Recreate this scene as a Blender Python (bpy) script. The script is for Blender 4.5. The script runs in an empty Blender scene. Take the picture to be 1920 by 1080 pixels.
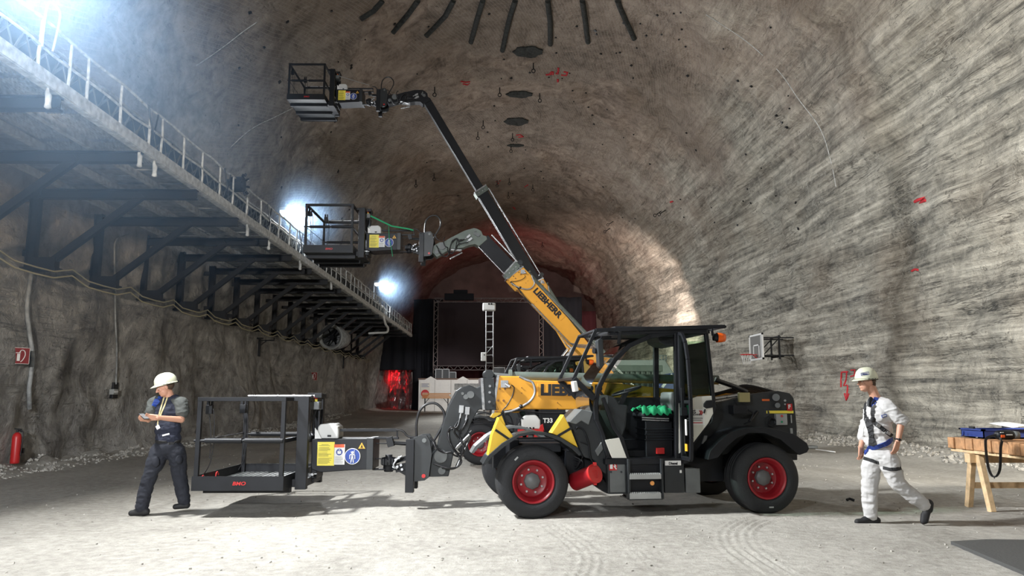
import bpy, bmesh, math, random
import numpy as np
from mathutils import Vector, Matrix
from mathutils.bvhtree import BVHTree
from mathutils.geometry import tessellate_polygon
random.seed(7)
S = bpy.context.scene
C = S.collection
R = math.radians
PI = math.pi

# ------------------------------------------------------------------ camera
CAM = Vector((0, 0, 1.5)); F = 1420.0
PITCH = math.atan(205 / F); YAW = math.atan(23 / F)
cd = bpy.data.cameras.new('camera'); cam = bpy.data.objects.new('camera', cd); C.objects.link(cam)
cd.sensor_width = 36; cd.lens = 36 * F / 1920; cd.clip_end = 400; cd.clip_start = 0.05
cam.location = CAM; cam.rotation_euler = (PI / 2 + PITCH, 0, -YAW)
S.camera = cam
fw = Vector((math.sin(YAW) * math.cos(PITCH), math.cos(YAW) * math.cos(PITCH), math.sin(PITCH)))
rt = Vector((math.cos(YAW), -math.sin(YAW), 0)); up = rt.cross(fw)

# ------------------------------------------------------------------ world, exposure
w = bpy.data.worlds.new('world'); S.world = w; w.use_nodes = True
w.node_tree.nodes['Background'].inputs[0].default_value = (0.75, 0.8, 0.9, 1)
w.node_tree.nodes['Background'].inputs[1].default_value = 0.03
S.view_settings.view_transform = 'Standard'; S.view_settings.look = 'None'
S.view_settings.gamma = 1; S.view_settings.use_curve_mapping = False
S.view_settings.exposure = 0.0
S.cycles.use_denoising = True
S.cycles.use_adaptive_sampling = True; S.cycles.adaptive_threshold = 0.05; S.cycles.volume_max_steps = 64
S.cycles.max_bounces = 6; S.cycles.diffuse_bounces = 4; S.cycles.glossy_bounces = 3
S.cycles.transparent_max_bounces = 12; S.cycles.volume_bounces = 0
S.cycles.caustics_reflective = False; S.cycles.caustics_refractive = False
S.cycles.sample_clamp_indirect = 4

# ------------------------------------------------------------------ pixel -> place helpers
def ray(px, py):
    return (fw * F + rt * (px - 960) + up * (540 - py)).normalized()
def atY(px, py, Y):
    d = ray(px, py); return CAM + d * (Y / d.y)
def atG(px, py, z=0.0):
    d = ray(px, py); return CAM + d * ((z - 1.5) / d.z)
def atX(px, py, X):
    d = ray(px, py); return CAM + d * (X / d.x)

# ------------------------------------------------------------------ materials
MATS = {}
def mat(name, col, rough=0.5, metal=0.0, bump=0.0, bscale=40.0, var=0.0, vscale=6.0, emit=None, es=0.0, alpha=None, trans=0.0, spec=None):
    if name in MATS: return MATS[name]
    m = bpy.data.materials.new(name); m.use_nodes = True
    nt = m.node_tree; b = nt.nodes['Principled BSDF']
    b.inputs['Base Color'].default_value = (*col, 1); b.inputs['Roughness'].default_value = rough
    b.inputs['Metallic'].default_value = metal
    if spec is not None: b.inputs['Specular IOR Level'].default_value = spec
    if emit: b.inputs['Emission Color'].default_value = (*emit, 1); b.inputs['Emission Strength'].default_value = es
    if trans: b.inputs['Transmission Weight'].default_value = trans
    if alpha is not None: b.inputs['Alpha'].default_value = alpha
    if var or bump:
        tc = nt.nodes.new('ShaderNodeTexCoord'); n = nt.nodes.new('ShaderNodeTexNoise')
        nt.links.new(tc.outputs['Object'], n.inputs['Vector']); n.inputs['Scale'].default_value = vscale; n.inputs['Detail'].default_value = 6
        if var:
            r = nt.nodes.new('ShaderNodeValToRGB'); nt.links.new(n.outputs['Fac'], r.inputs['Fac'])
            r.color_ramp.elements[0].position = 0.3; r.color_ramp.elements[1].position = 0.7
            r.color_ramp.elements[0].color = (*[c * (1 - var) for c in col], 1)
            r.color_ramp.elements[1].color = (*[min(1, c * (1 + var)) for c in col], 1)
            nt.links.new(r.outputs['Color'], b.inputs['Base Color'])
            mr = nt.nodes.new('ShaderNodeMapRange'); mr.inputs['To Min'].default_value = max(0.05, rough - .12); mr.inputs['To Max'].default_value = min(1, rough + .12)
            nt.links.new(n.outputs['Fac'], mr.inputs['Value']); nt.links.new(mr.outputs['Result'], b.inputs['Roughness'])
        if bump:
            n2 = nt.nodes.new('ShaderNodeTexNoise'); n2.inputs['Scale'].default_value = bscale; n2.inputs['Detail'].default_value = 5
            nt.links.new(tc.outputs['Object'], n2.inputs['Vector'])
            bp = nt.nodes.new('ShaderNodeBump'); bp.inputs['Strength'].default_value = bump; bp.inputs['Distance'].default_value = 0.02
            nt.links.new(n2.outputs['Fac'], bp.inputs['Height']); nt.links.new(bp.outputs['Normal'], b.inputs['Normal'])
    MATS[name] = m
    return m

M = dict(
    black=mat('black_paint', (.007, .008, .0105), .48, var=.25, vscale=5, spec=.35),
    dkgrey=mat('charcoal_paint', (.024, .027, .029), .45, var=.2, vscale=4, spec=.4),
    grey=mat('grey_paint', (.13, .14, .14), .45, var=.15),
    mossgrey=mat('moss_grey_paint', (.12, .145, .125), .5, var=.15),
    ltgrey=mat('light_grey_paint', (.34, .35, .34), .45, var=.1),
    yellow=mat('yellow_paint', (.8, .37, .035), .42, var=.06, vscale=3),
    yellow2=mat('yellow_plastic', (.74, .47, .03), .5, var=.05),
    stickery=mat('yellow_sticker', (.85, .72, .08), .5),
    red=mat('red_rim_paint', (.28, .009, .016), .4, var=.12),
    redp=mat('red_paint', (.5, .02, .02), .4),
    rubber=mat('tyre_rubber', (.014, .015, .017), .75, bump=.25, bscale=60, var=.3, vscale=3),
    steel=mat('bare_steel', (.55, .56, .57), .3, .9, var=.15, vscale=20),
    zinc=mat('zinc_steel', (.42, .43, .44), .45, .6, var=.2, vscale=9),
    white=mat('white_paint', (.75, .75, .73), .5, var=.05),
    cream=mat('cream_panel', (.68, .67, .6), .5),
    blue=mat('blue_sticker', (.02, .06, .3), .5),
    hose=mat('hose_rubber', (.015, .015, .017), .4),
    orange=mat('orange_lens', (.8, .12, .01), .25),
    orangef=mat('orange_reflector', (.9, .33, .02), .35),
    wood=mat('pale_timber', (.62, .44, .25), .7, var=.22, vscale=14, bump=.2),
    wood2=mat('brown_timber', (.42, .22, .1), .75, var=.3, vscale=12, bump=.25),
    green=mat('green_cloth', (.01, .3, .12), .7),
    dusty=mat('dusty_steel', (.3, .31, .31), .7, .2, var=.45, vscale=7, bump=.3, bscale=25),
    duststeel=mat('salt_crusted_steel', (.5, .51, .5), .8, 0, var=.35, vscale=9, bump=.6, bscale=30),
    navy=mat('navy_cloth', (.012, .015, .03), .85, bump=.25, bscale=30),
    navyleg=mat('navy_trouser_cloth', (.014, .016, .024), .85, bump=.3, bscale=20),
    slate=mat('grey_shirt_cloth', (.06, .065, .06), .85),
    whitecloth=mat('white_work_cloth', (.5, .49, .48), .85, bump=.35, bscale=22),
    skin=mat('skin', (.52, .27, .18), .5),
    helmet=mat('cream_helmet', (.6, .61, .46), .35),
    bluestrap=mat('blue_webbing', (.015, .04, .22), .7),
    blackstrap=mat('black_webbing', (.012, .012, .013), .7),
    hair=mat('brown_hair', (.06, .035, .02), .8),
    curtain=mat('black_curtain', (.006, .007, .012), .95, var=.2),
    screen=mat('dark_screen', (.022, .012, .016), .8),
    plastic=mat('milky_plastic', (.6, .6, .58), .4),
    bluep=mat('blue_plastic', (.01, .03, .17), .45),
    paintred=mat('red_spray_paint', (.5, .02, .03), .8),
    rubble=mat('rubble_stone', (.4, .38, .34), .9, var=.3, bump=.6, bscale=18),
)
def glassmat():
    m = bpy.data.materials.new('tinted_glass'); m.use_nodes = True; nt = m.node_tree
    nt.nodes.clear(); o = nt.nodes.new('ShaderNodeOutputMaterial'); t = nt.nodes.new('ShaderNodeBsdfTransparent'); g = nt.nodes.new('ShaderNodeBsdfGlossy')
    t.inputs[0].default_value = (.72, .82, .76, 1); g.inputs['Roughness'].default_value = .03
    f = nt.nodes.new('ShaderNodeFresnel'); f.inputs[0].default_value = 1.5
    mx = nt.nodes.new('ShaderNodeMixShader')
    nt.links.new(f.outputs[0], mx.inputs[0]); nt.links.new(t.outputs[0], mx.inputs[1]); nt.links.new(g.outputs[0], mx.inputs[2]); nt.links.new(mx.outputs[0], o.inputs[0])
    return m
M['glass'] = glassmat()

# ------------------------------------------------------------------ mesh builder
class MB:
    def __init__(s): s.v = []; s.f = []; s.sm = []
    def add(s, vs, fs, smooth=False):
        o = len(s.v); s.v += [tuple(v) for v in vs]
        for f in fs: s.f.append([i + o for i in f]); s.sm.append(smooth)
        return s
    def box(s, a, b):
        x0, x1 = sorted((a[0], b[0])); y0, y1 = sorted((a[1], b[1])); z0, z1 = sorted((a[2], b[2]))
        v = [(x0, y0, z0), (x1, y0, z0), (x1, y1, z0), (x0, y1, z0), (x0, y0, z1), (x1, y0, z1), (x1, y1, z1), (x0, y1, z1)]
        return s.add(v, [(0, 3, 2, 1), (4, 5, 6, 7), (0, 1, 5, 4), (1, 2, 6, 5), (2, 3, 7, 6), (3, 0, 4, 7)])
    def bar(s, p, q, w, h=None, upv=(0, 0, 1)):
        p = Vector(p); q = Vector(q); h = h or w; d = (q - p).normalized(); u = Vector(upv)
        if abs(d.dot(u)) > .97: u = Vector((0, 1, 0)) if abs(d.y) < .9 else Vector((1, 0, 0))
        a = d.cross(u).normalized(); b = a.cross(d).normalized()
        v = []
        for e in (p, q):
            for i, j in ((-1, -1), (1, -1), (1, 1), (-1, 1)): v.append(e + a * (w / 2 * i) + b * (h / 2 * j))
        return s.add(v, [(0, 3, 2, 1), (4, 5, 6, 7), (0, 1, 5, 4), (1, 2, 6, 5), (2, 3, 7, 6), (3, 0, 4, 7)])
    def cyl(s, p, q, r, r2=None, n=20, caps=True):
        return s.tube([p, q], [r, r if r2 is None else r2], n, caps)
    def tube(s, pts, r, n=8, caps=True):
        pts = [Vector(p) for p in pts]; k = len(pts)
        rs = r if isinstance(r, (list, tuple)) else [r] * k
        d0 = (pts[1] - pts[0]).normalized(); u = Vector((0, 0, 1)) if abs(d0.z) < .9 else Vector((1, 0, 0))
        vs = []
        for i, p in enumerate(pts):
            d = (pts[min(i + 1, k - 1)] - pts[max(i - 1, 0)]).normalized()
            a = d.cross(u)
            if a.length < 1e-4: a = d.cross(Vector((1, 0, 0)))
            a.normalize(); b = a.cross(d).normalized(); u = b
            for j in range(n):
                t = 2 * PI * j / n; vs.append(p + (a * math.cos(t) + b * math.sin(t)) * rs[i])
        fs = []
        for i in range(k - 1):
            for j in range(n):
                fs.append((i * n + j, i * n + (j + 1) % n, (i + 1) * n + (j + 1) % n, (i + 1) * n + j))
        s.add(vs, fs, True)
        if caps: s.add([vs[i] for i in range(n)], [tuple(range(n))[::-1]]); s.add(vs[-n:], [tuple(range(n))])
        return s
    def prism(s, poly, y0, y1):              # poly in (x,z), extruded along y
        n = len(poly)
        ar = sum(poly[i][0] * poly[(i + 1) % n][1] - poly[(i + 1) % n][0] * poly[i][1] for i in range(n))
        if ar < 0: poly = poly[::-1]
        v = [(x, y0, z) for x, z in poly] + [(x, y1, z) for x, z in poly]
        tri = tessellate_polygon([[Vector((x, z, 0)) for x, z in poly]])
        f = []
        for t in tri:
            a, b, c = t
            cr = (poly[b][0] - poly[a][0]) * (poly[c][1] - poly[a][1]) - (poly[b][1] - poly[a][1]) * (poly[c][0] - poly[a][0])
            if cr < 0: b, c = c, b
            f.append((a, b, c)); f.append((a + n, c + n, b + n))
        for i in range(n): j = (i + 1) % n; f.append((i, i + n, j + n, j))
        return s.add(v, f)
    def sph(s, c, r, n=16, m=10, M3=None):
        r = (r, r, r) if not isinstance(r, (tuple, list)) else r; vs = []; fs = []
        for i in range(m + 1):
            th = PI * i / m
            for j in range(n):
                ph = 2 * PI * j / n
                v = Vector((r[0] * math.sin(th) * math.cos(ph), r[1] * math.sin(th) * math.sin(ph), r[2] * math.cos(th)))
                if M3: v = M3 @ v
                vs.append(v + Vector(c))
        for i in range(m):
            for j in range(n): fs.append((i * n + j, (i + 1) * n + j, (i + 1) * n + (j + 1) % n, i * n + (j + 1) % n))
        return s.add(vs, fs, True)
    def lathe(s, prof, c, axis='y', n=40):   # prof: (r, a) along axis
        vs = []; fs = []; k = len(prof)
        for r, a in prof:
            for j in range(n):
                t = 2 * PI * j / n
                if axis == 'y': v = (c[0] + r * math.cos(t), c[1] + a, c[2] + r * math.sin(t))
                elif axis == 'z': v = (c[0] + r * math.cos(t), c[1] + r * math.sin(t), c[2] + a)
                else: v = (c[0] + a, c[1] + r * math.cos(t), c[2] + r * math.sin(t))
                vs.append(v)
        for i in range(k - 1):
            for j in range(n): fs.append((i * n + j, i * n + (j + 1) % n, (i + 1) * n + (j + 1) % n, (i + 1) * n + j))
        return s.add(vs, fs, True)
    def mesh(s, name):
        me = bpy.data.meshes.new(name); me.from_pydata(s.v, [], s.f)
        me.polygons.foreach_set('use_smooth', s.sm); me.update(); return me

def tag(o, label=None, cat=None, group=None, kind=None):
    if label: o['label'] = label
    if cat: o['category'] = cat
    if group: o['group'] = group
    if kind: o['kind'] = kind
    return o
def obj(name, mb, m, parent=None, bevel=0, seg=2, label=None, fixn=False):
    me = mb.mesh(name) if isinstance(mb, MB) else mb
    o = bpy.data.objects.new(name, me); C.objects.link(o)
    if m: me.materials.append(m)
    if fixn:
        bm = bmesh.new(); bm.from_mesh(me); bmesh.ops.recalc_face_normals(bm, faces=bm.faces); bm.to_mesh(me); bm.free()
    if parent: o.parent = parent
    if bevel:
        md = o.modifiers.new('bevel', 'BEVEL'); md.width = bevel; md.segments = seg; md.limit_method = 'ANGLE'; md.angle_limit = R(40)
    if label: o['label'] = label
    return o
def thing(name, label, cat, loc=(0, 0, 0), rz=0, group=None):
    o = bpy.data.objects.new(name, None); C.objects.link(o); o.location = loc; o.rotation_euler = (0, 0, rz)
    o.empty_display_size = .1
    return tag(o, label, cat, group)
def copy_tree(o, parent=None):
    c = o.copy(); C.objects.link(c); c.parent = parent
    for ch in list(o.children): copy_tree(ch, c)
    return c
_dg = None
def text(name, s, size, m, parent, loc, rot=(PI / 2, 0, 0), bold=0.0, ext=.002, shear=0.0, align='LEFT', sx=1.0, label=None):
    cu = bpy.data.curves.new('t', 'FONT'); cu.body = s; cu.size = size; cu.offset = bold; cu.extrude = ext; cu.shear = shear
    cu.align_x = align; cu.resolution_u = 3
    t = bpy.data.objects.new('t', cu); C.objects.link(t)
    me = bpy.data.meshes.new_from_object(t.evaluated_get(bpy.context.evaluated_depsgraph_get()))
    bpy.data.objects.remove(t); me.name = name
    o = obj(name, me, m, parent, label=label); o.location = loc; o.rotation_euler = rot; o.scale = (sx, 1, 1)
    return o
def smoothpath(pts, k=8):
    P = [Vector(p) for p in pts]; out = []
    for i in range(len(P) - 1):
        a = P[max(i - 1, 0)]; b = P[i]; c = P[i + 1]; d = P[min(i + 2, len(P) - 1)]
        for j in range(k):
            t = j / k
            out.append(.5 * ((2 * b) + (c - a) * t + (2 * a - 5 * b + 4 * c - d) * t * t + (3 * b - a - 3 * c + d) * t ** 3))
    out.append(P[-1]); return out

# ------------------------------------------------------------------ lights
def area(name, loc, target, sx, sy, power, col, spread=180):
    l = bpy.data.lights.new(name, 'AREA'); l.shape = 'RECTANGLE'; l.size = sx; l.size_y = sy; l.energy = power; l.color = col; l.spread = R(spread)
    o = bpy.data.objects.new(name, l); C.objects.link(o); o.location = loc
    o.rotation_euler = (Vector(target) - Vector(loc)).to_track_quat('-Z', 'Y').to_euler(); return o
def point(name, loc, power, col, r=.15):
    l = bpy.data.lights.new(name, 'POINT'); l.energy = power; l.color = col; l.shadow_soft_size = r
    o = bpy.data.objects.new(name, l); C.objects.link(o); o.location = loc; return o
def spot(name, loc, target, power, col, ang, blend=.6, r=.2):
    l = bpy.data.lights.new(name, 'SPOT'); l.energy = power; l.color = col; l.spot_size = R(ang); l.spot_blend = blend; l.shadow_soft_size = r
    o = bpy.data.objects.new(name, l); C.objects.link(o); o.location = loc
    o.rotation_euler = (Vector(target) - Vector(loc)).to_track_quat('-Z', 'Y').to_euler(); return o
COOL = (.93, .965, 1.0)
# the flood lamps on the catwalk railing: Y positions; the first two are above / behind the picture
_l2 = atX(550, 400, -6.95); _l3 = atX(716, 533, -6.95)
LAMPS = [(-6.1, -5.0, 7.3, 1000, (11, 4, 7.5), 125), (-6.15, 8.6, 7.4, 2500, (5.5, 7.4, 1.6), 145), (*_l2, 2100, (6, _l2.y - 5, 6.6), 160), (*_l3, 2000, (6, _l3.y - 4, 6.8), 160)]
for lx, ly, lz, lp, tg, sp_ in LAMPS:
    area('flood_lamp_light', (lx, ly, lz - .1), tg, .8, .45, lp, COOL, sp_)
area('rear_fill_light', (-2.5, -6, 4.5), (-10, 19, 4.5), 1.2, .6, 650, (.93, .96, 1.0), 75)  # unseen fill added behind the camera to lift the left rock wall
spot('side_flood_light', (8.3, 6.0, 3.2), (11.6, 15, 3.4), 6500, (1, .95, .86), 100, .7, .3)
spot('floor_spot_light', (9.0, 7.0, 1.2), (6.3, 9.0, 0), 60, (.9, .95, 1), 34, .8, .1)
# far hall: hidden warm work lamp, added stage fill, red lights
spot('warm_work_light', (5.5, 41, 2.2), (11.4, 53, 5.2), 12000, (1, .80, .70), 80)
spot('stage_fill_light', (3.0, 47, 7.5), (-3.5, 57, 1.4), 3500, (1, .95, .92), 42)  # added without a fixture to brighten the white stage panels
area('red_stage_light', (2.0, 64, 10), (1.0, 72, 14), 3, 1, 90, (1, .02, .06))
point('red_passage_light', (-9.3, 65.5, 3.2), 70, (1, .01, .02), .3)
# ================================================================== noise
def _h(ix, iy, iz, seed):
    n = (ix.astype(np.int64) * 374761393 + iy.astype(np.int64) * 668265263 + iz.astype(np.int64) * 2147483647 + seed * 1274126177) & 0xFFFFFFFF
    n = ((n ^ (n >> 13)) * 1274126177) & 0xFFFFFFFF
    return ((n ^ (n >> 16)) & 0xFFFF) / 65535.0 * 2 - 1
def vnoise(x, y, z, seed=0):
    x, y, z = np.broadcast_arrays(np.asarray(x, float), np.asarray(y, float), np.asarray(z, float))
    ix, iy, iz = np.floor(x), np.floor(y), np.floor(z); fx, fy, fz = x - ix, y - iy, z - iz
    fx = fx * fx * (3 - 2 * fx); fy = fy * fy * (3 - 2 * fy); fz = fz * fz * (3 - 2 * fz)
    r = 0
    for a in (0, 1):
        for b in (0, 1):
            for c in (0, 1):
                wgt = (fx if a else 1 - fx) * (fy if b else 1 - fy) * (fz if c else 1 - fz)
                r = r + wgt * _h(ix + a, iy + b, iz + c, seed)
    return r
def fbm(x, y, z, o=4, seed=0, g=.5):
    r = 0; a = 1
    for i in range(o): r = r + a * vnoise(x * 2 ** i, y * 2 ** i, z * 2 ** i, seed + i); a *= g
    return r
def sstep(a, b, x):
    t = np.clip((x - a) / (b - a), 0, 1); return t * t * (3 - 2 * t)

# ================================================================== rock materials (procedural)
def rock_material():
    m = bpy.data.materials.new('mine_rock'); m.use_nodes = True; nt = m.node_tree; N = nt.nodes; L = nt.links
    b = N['Principled BSDF']; b.inputs['Roughness'].default_value = .82; b.inputs['Specular IOR Level'].default_value = .3
    uv = N.new('ShaderNodeUVMap'); uv.uv_map = 'surf'
    tc = N.new('ShaderNodeTexCoord')
    def mp(src, sc, r=0):
        k = N.new('ShaderNodeMapping'); k.inputs['Scale'].default_value = sc; k.inputs['Rotation'].default_value = (0, 0, r); L.new(src, k.inputs['Vector']); return k.outputs[0]
    def noi(v, s, d=8, dist=0.0, ro=.55):
        k = N.new('ShaderNodeTexNoise'); k.inputs['Scale'].default_value = s; k.inputs['Detail'].default_value = d; k.inputs['Distortion'].default_value = dist
        k.inputs['Roughness'].default_value = ro; L.new(v, k.inputs['Vector']); return k.outputs['Fac']
    def ramp(f, *st):
        k = N.new('ShaderNodeValToRGB'); e = k.color_ramp.elements
        while len(e) < len(st): e.new(.5)
        for q, (p, c) in zip(e, st): q.position = p; q.color = (*c, 1) if isinstance(c, tuple) else (c, c, c, 1)
        L.new(f, k.inputs['Fac']); return k.outputs['Color']
    def mth(op, a, c, cl=False):
        k = N.new('ShaderNodeMath'); k.operation = op; k.use_clamp = cl
        for i, v in enumerate((a, c)):
            if isinstance(v, (int, float)): k.inputs[i].default_value = v
            else: L.new(v, k.inputs[i])
        return k.outputs[0]
    def mix(f, a, c, t='MIX'):
        k = N.new('ShaderNodeMix'); k.data_type = 'RGBA'; k.blend_type = t
        for i, v in ((0, f), (6, a), (7, c)):
            if isinstance(v, (int, float)): k.inputs[i].default_value = v
            elif isinstance(v, tuple): k.inputs[i].default_value = (*v, 1)
            else: L.new(v, k.inputs[i])
        return k.outputs[2]
    O = tc.outputs['Object']; U = uv.outputs[0]
    sx = N.new('ShaderNodeSeparateXYZ'); L.new(U, sx.inputs[0])
    def zone(a, c, wob):
        k = N.new('ShaderNodeMapRange'); k.interpolation_type = 'SMOOTHSTEP'; k.inputs['From Min'].default_value = a; k.inputs['From Max'].default_value = c
        L.new(mth('ADD', sx.outputs['X'], mth('MULTIPLY', mth('SUBTRACT', noi(O, .18, 3), .5), wob)), k.inputs['Value']); return k.outputs[0]
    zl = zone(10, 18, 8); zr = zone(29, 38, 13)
    big = noi(O, .3, 5, .7)
    st1 = noi(mp(U, (2.4, .15, 1), .06), 1.0, 8, .5, .66)
    st2 = noi(mp(U, (7.5, .42, 1), .085), 1.0, 6, .8, .72)
    sw = noi(mp(U, (.9, .7, 1)), 1.0, 6, 1.4, .6)
    fine = noi(O, 3.0, 7, .4, .68)
    fa = mth('ADD', mth('MULTIPLY', sw, .42), mth('ADD', mth('MULTIPLY', big, .26), mth('MULTIPLY', fine, .32)))
    fb = mth('ADD', mth('MULTIPLY', st1, .42), mth('ADD', mth('MULTIPLY', big, .10), mth('ADD', mth('MULTIPLY', fine, .20), mth('MULTIPLY', st2, .28))))
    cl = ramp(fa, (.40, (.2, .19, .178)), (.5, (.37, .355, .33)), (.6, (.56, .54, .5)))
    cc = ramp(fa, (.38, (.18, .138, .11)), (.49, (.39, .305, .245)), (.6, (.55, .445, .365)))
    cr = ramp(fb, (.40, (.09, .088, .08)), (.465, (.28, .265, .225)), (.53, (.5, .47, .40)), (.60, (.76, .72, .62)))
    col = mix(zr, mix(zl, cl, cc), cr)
    rid = mth('ABSOLUTE', mth('SUBTRACT', noi(mp(U, (1.1, .6, 1), .05), 1.1, 4, 2.4), .5), 0)
    vein = ramp(rid, (.0, 1.0), (.012, 0.0))
    msk = ramp(noi(O, .5, 2), (.45, 0.0), (.62, 1.0))
    col = mix(mth('MULTIPLY', mth('MULTIPLY', vein, msk), .35), col, (.5, .47, .42))
    rid2 = mth('ABSOLUTE', mth('SUBTRACT', noi(mp(U, (.8, .5, 1), .2), 1.6, 5, 1.6), .5), 0)
    crk = mth('MULTIPLY', ramp(rid2, (.0, 1.0), (.007, 0.0)), ramp(noi(O, .8, 2), (.5, 0.0), (.62, 1.0)))
    col = mix(mth('MULTIPLY', crk, .7), col, (.04, .04, .038))
    ra = mth('ABSOLUTE', mth('SUBTRACT', noi(mp(U, (2.2, .2, 1), .1), 1.0, 5, .9, .6), .5), 0)
    ca = mth('MULTIPLY', ramp(ra, (.0, 1.0), (.011, 0.0)), ramp(noi(O, .45, 3), (.44, 0.0), (.56, 1.0)))
    rb_ = mth('ABSOLUTE', mth('SUBTRACT', noi(mp(U, (1.5, .45, 1), .2), 1.0, 5, 1.6, .62), .5), 0)
    cb2 = mth('MULTIPLY', ramp(rb_, (.0, 1.0), (.009, 0.0)), ramp(noi(O, .38, 3), (.46, 0.0), (.56, 1.0)))
    col = mix(mth('MULTIPLY', mth('MULTIPLY', ca, zr), .75), col, (.045, .046, .045)); col = mix(mth('MULTIPLY', mth('MULTIPLY', cb2, zr), .7), col, (.8, .78, .7))
    bc = noi(O, .22, 2); col = mix(mth('MULTIPLY', ramp(bc, (.5, 0.0), (.68, 1.0)), mth('MULTIPLY', .35, zl)), col, (.2, .145, .095))
    pit = ramp(noi(O, 7, 3, .3), (.28, 1.0), (.33, 0.0))
    col = mix(mth('MULTIPLY', pit, .6), col, (.05, .048, .045))
    h = mth('ADD', mth('MULTIPLY', mix(zr, fa, fb), 1.5), mth('SUBTRACT', mth('ADD', mth('ADD', mth('MULTIPLY', fine, .55), mth('MULTIPLY', cb2, .06)), mth('MULTIPLY', vein, .04)), mth('ADD', mth('MULTIPLY', crk, .08), mth('MULTIPLY', ca, .12))))
    w1 = N.new('ShaderNodeTexWave'); w2 = N.new('ShaderNodeTexWave'); w2.bands_direction = 'Y'
    for w_ in (w1, w2):
        L.new(mp(U, (1, 1, 1), .35), w_.inputs['Vector']); w_.inputs['Scale'].default_value = 2.4; w_.inputs['Distortion'].default_value = 1.2; w_.inputs['Detail Scale'].default_value = .6
    nn = mth('MAXIMUM', ramp(w1.outputs['Fac'], (.84, 0.0), (.97, 1.0)), ramp(w2.outputs['Fac'], (.92, 0.0), (.99, .6)))
    nm = ramp(noi(O, .15, 2), (.45, 0.0), (.48, 1.0))
    up_ = N.new('ShaderNodeMapRange'); up_.inputs['From Min'].default_value = 8; up_.inputs['From Max'].default_value = 9.5; so = N.new('ShaderNodeSeparateXYZ'); L.new(O, so.inputs[0]); L.new(so.outputs['Z'], up_.inputs['Value'])
    nf = mth('MULTIPLY', mth('MULTIPLY', nn, nm), mth('MULTIPLY', up_.outputs[0], mth('SUBTRACT', 1, zr)), True)
    col = mix(mth('MULTIPLY', mth('MULTIPLY', nm, up_.outputs[0]), mth('MULTIPLY', .22, mth('SUBTRACT', 1, zr))), col, (.12, .1, .085)); col = mix(mth('MULTIPLY', nf, .5), col, (.46, .41, .35)); h = mth('ADD', h, mth('MULTIPLY', nf, .05))
    L.new(col, b.inputs['Base Color'])
    bp = N.new('ShaderNodeBump'); bp.inputs['Strength'].default_value = 1.0; bp.inputs['Distance'].default_value = .2
    L.new(h, bp.inputs['Height']); L.new(bp.outputs[0], b.inputs['Normal'])
    return m
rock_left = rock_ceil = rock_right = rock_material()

# ================================================================== tunnel shell
prof = []
for i in range(48): prof.append((-10.0 - .12 * math.sin(i / 48 * PI), -.4 + 7.4 * i / 48))
NE = 200
for i in range(NE + 1):
    t = PI - PI * i / NE; prof.append((.8 + 10.8 * math.cos(t), 7 + 9.6 * math.sin(t)))
for i in range(1, 49): prof.append((11.6 + .15 * math.sin(i / 48 * PI), 7 - 7.4 * i / 48))
prof = np.array(prof); seg = np.r_[0, np.cumsum(np.hypot(*np.diff(prof, axis=0).T))]
tn = np.gradient(prof, axis=0); tn /= np.linalg.norm(tn, axis=1)[:, None]; nrm = np.c_[-tn[:, 1], tn[:, 0]] * -1  # into the hall: computed sign below
if nrm[0, 0] < 0: nrm = -nrm
ys = list(np.arange(-11, 6, .5)) + list(np.arange(6, 36, .16)) + list(np.arange(36, 79, .3)); ys = np.array(ys)
SS, YY = np.meshgrid(seg, ys); PX = np.broadcast_to(prof[:, 0], SS.shape); PZ = np.broadcast_to(prof[:, 1], SS.shape)
right = sstep(24, 34, SS); left = 1 - sstep(6, 11, SS)
shrink = sstep(40, 78, YY) * .9
D = .34 * fbm(PX * .22, YY * .16, PZ * .22, 4, 3) + .10 * fbm(PX * .9, YY * .7, PZ * .9, 4, 9)
D += right * (.17 * fbm(SS * 1.1 + YY * .12, YY * .14, 0 * SS, 5, 21, .6) + .05 * fbm(SS * 3.2 + YY * .3, YY * .9, 0 * SS, 3, 33))
D += left * (.13 * fbm(PX * .5, YY * .6, PZ * .35, 4, 44))
D += shrink
# the hall's rounded edge of loose material at the foot of the walls
VX = PX + nrm[:, 0] * D; VZ = PZ + nrm[:, 1] * D
ncol = len(prof); nrow = len(ys)
allv = np.stack([VX, YY, VZ], -1)
def sheet(name, i0, i1, m):
    sub = allv[:, i0:i1 + 1]; k = i1 - i0 + 1
    vs = sub.reshape(-1, 3)
    a = (np.arange(nrow - 1)[:, None] * k + np.arange(k - 1)[None]).ravel()
    f = np.stack([a, a + k, a + k + 1, a + 1], 1)
    me = bpy.data.meshes.new(name)
    me.vertices.add(len(vs)); me.vertices.foreach_set('co', vs.ravel())
    me.loops.add(f.size); me.loops.foreach_set('vertex_index', f.ravel())
    me.polygons.add(len(f)); me.polygons.foreach_set('loop_start', np.arange(len(f)) * 4)
    me.polygons.foreach_set('use_smooth', np.ones(len(f), bool))
    uvl = me.uv_layers.new(name='surf')
    U = np.stack([SS[:, i0:i1 + 1].ravel(), YY[:, i0:i1 + 1].ravel()], 1)[f.ravel()]
    uvl.data.foreach_set('uv', U.ravel()); me.update(calc_edges=True); me.validate()
    o = obj(name, me, m); o['kind'] = 'structure'
    return o, vs, f
iL = 47; iR = 47 + int(NE * .72)
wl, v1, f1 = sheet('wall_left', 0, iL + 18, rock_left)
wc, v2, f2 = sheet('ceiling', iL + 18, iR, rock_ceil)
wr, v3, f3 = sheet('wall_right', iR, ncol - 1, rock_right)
V = np.vstack([v1, v2, v3]); FF = np.vstack([f1, f2 + len(v1), f3 + len(v1) + len(v2)])
BV = BVHTree.FromPolygons(V.tolist(), FF.tolist())
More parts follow.
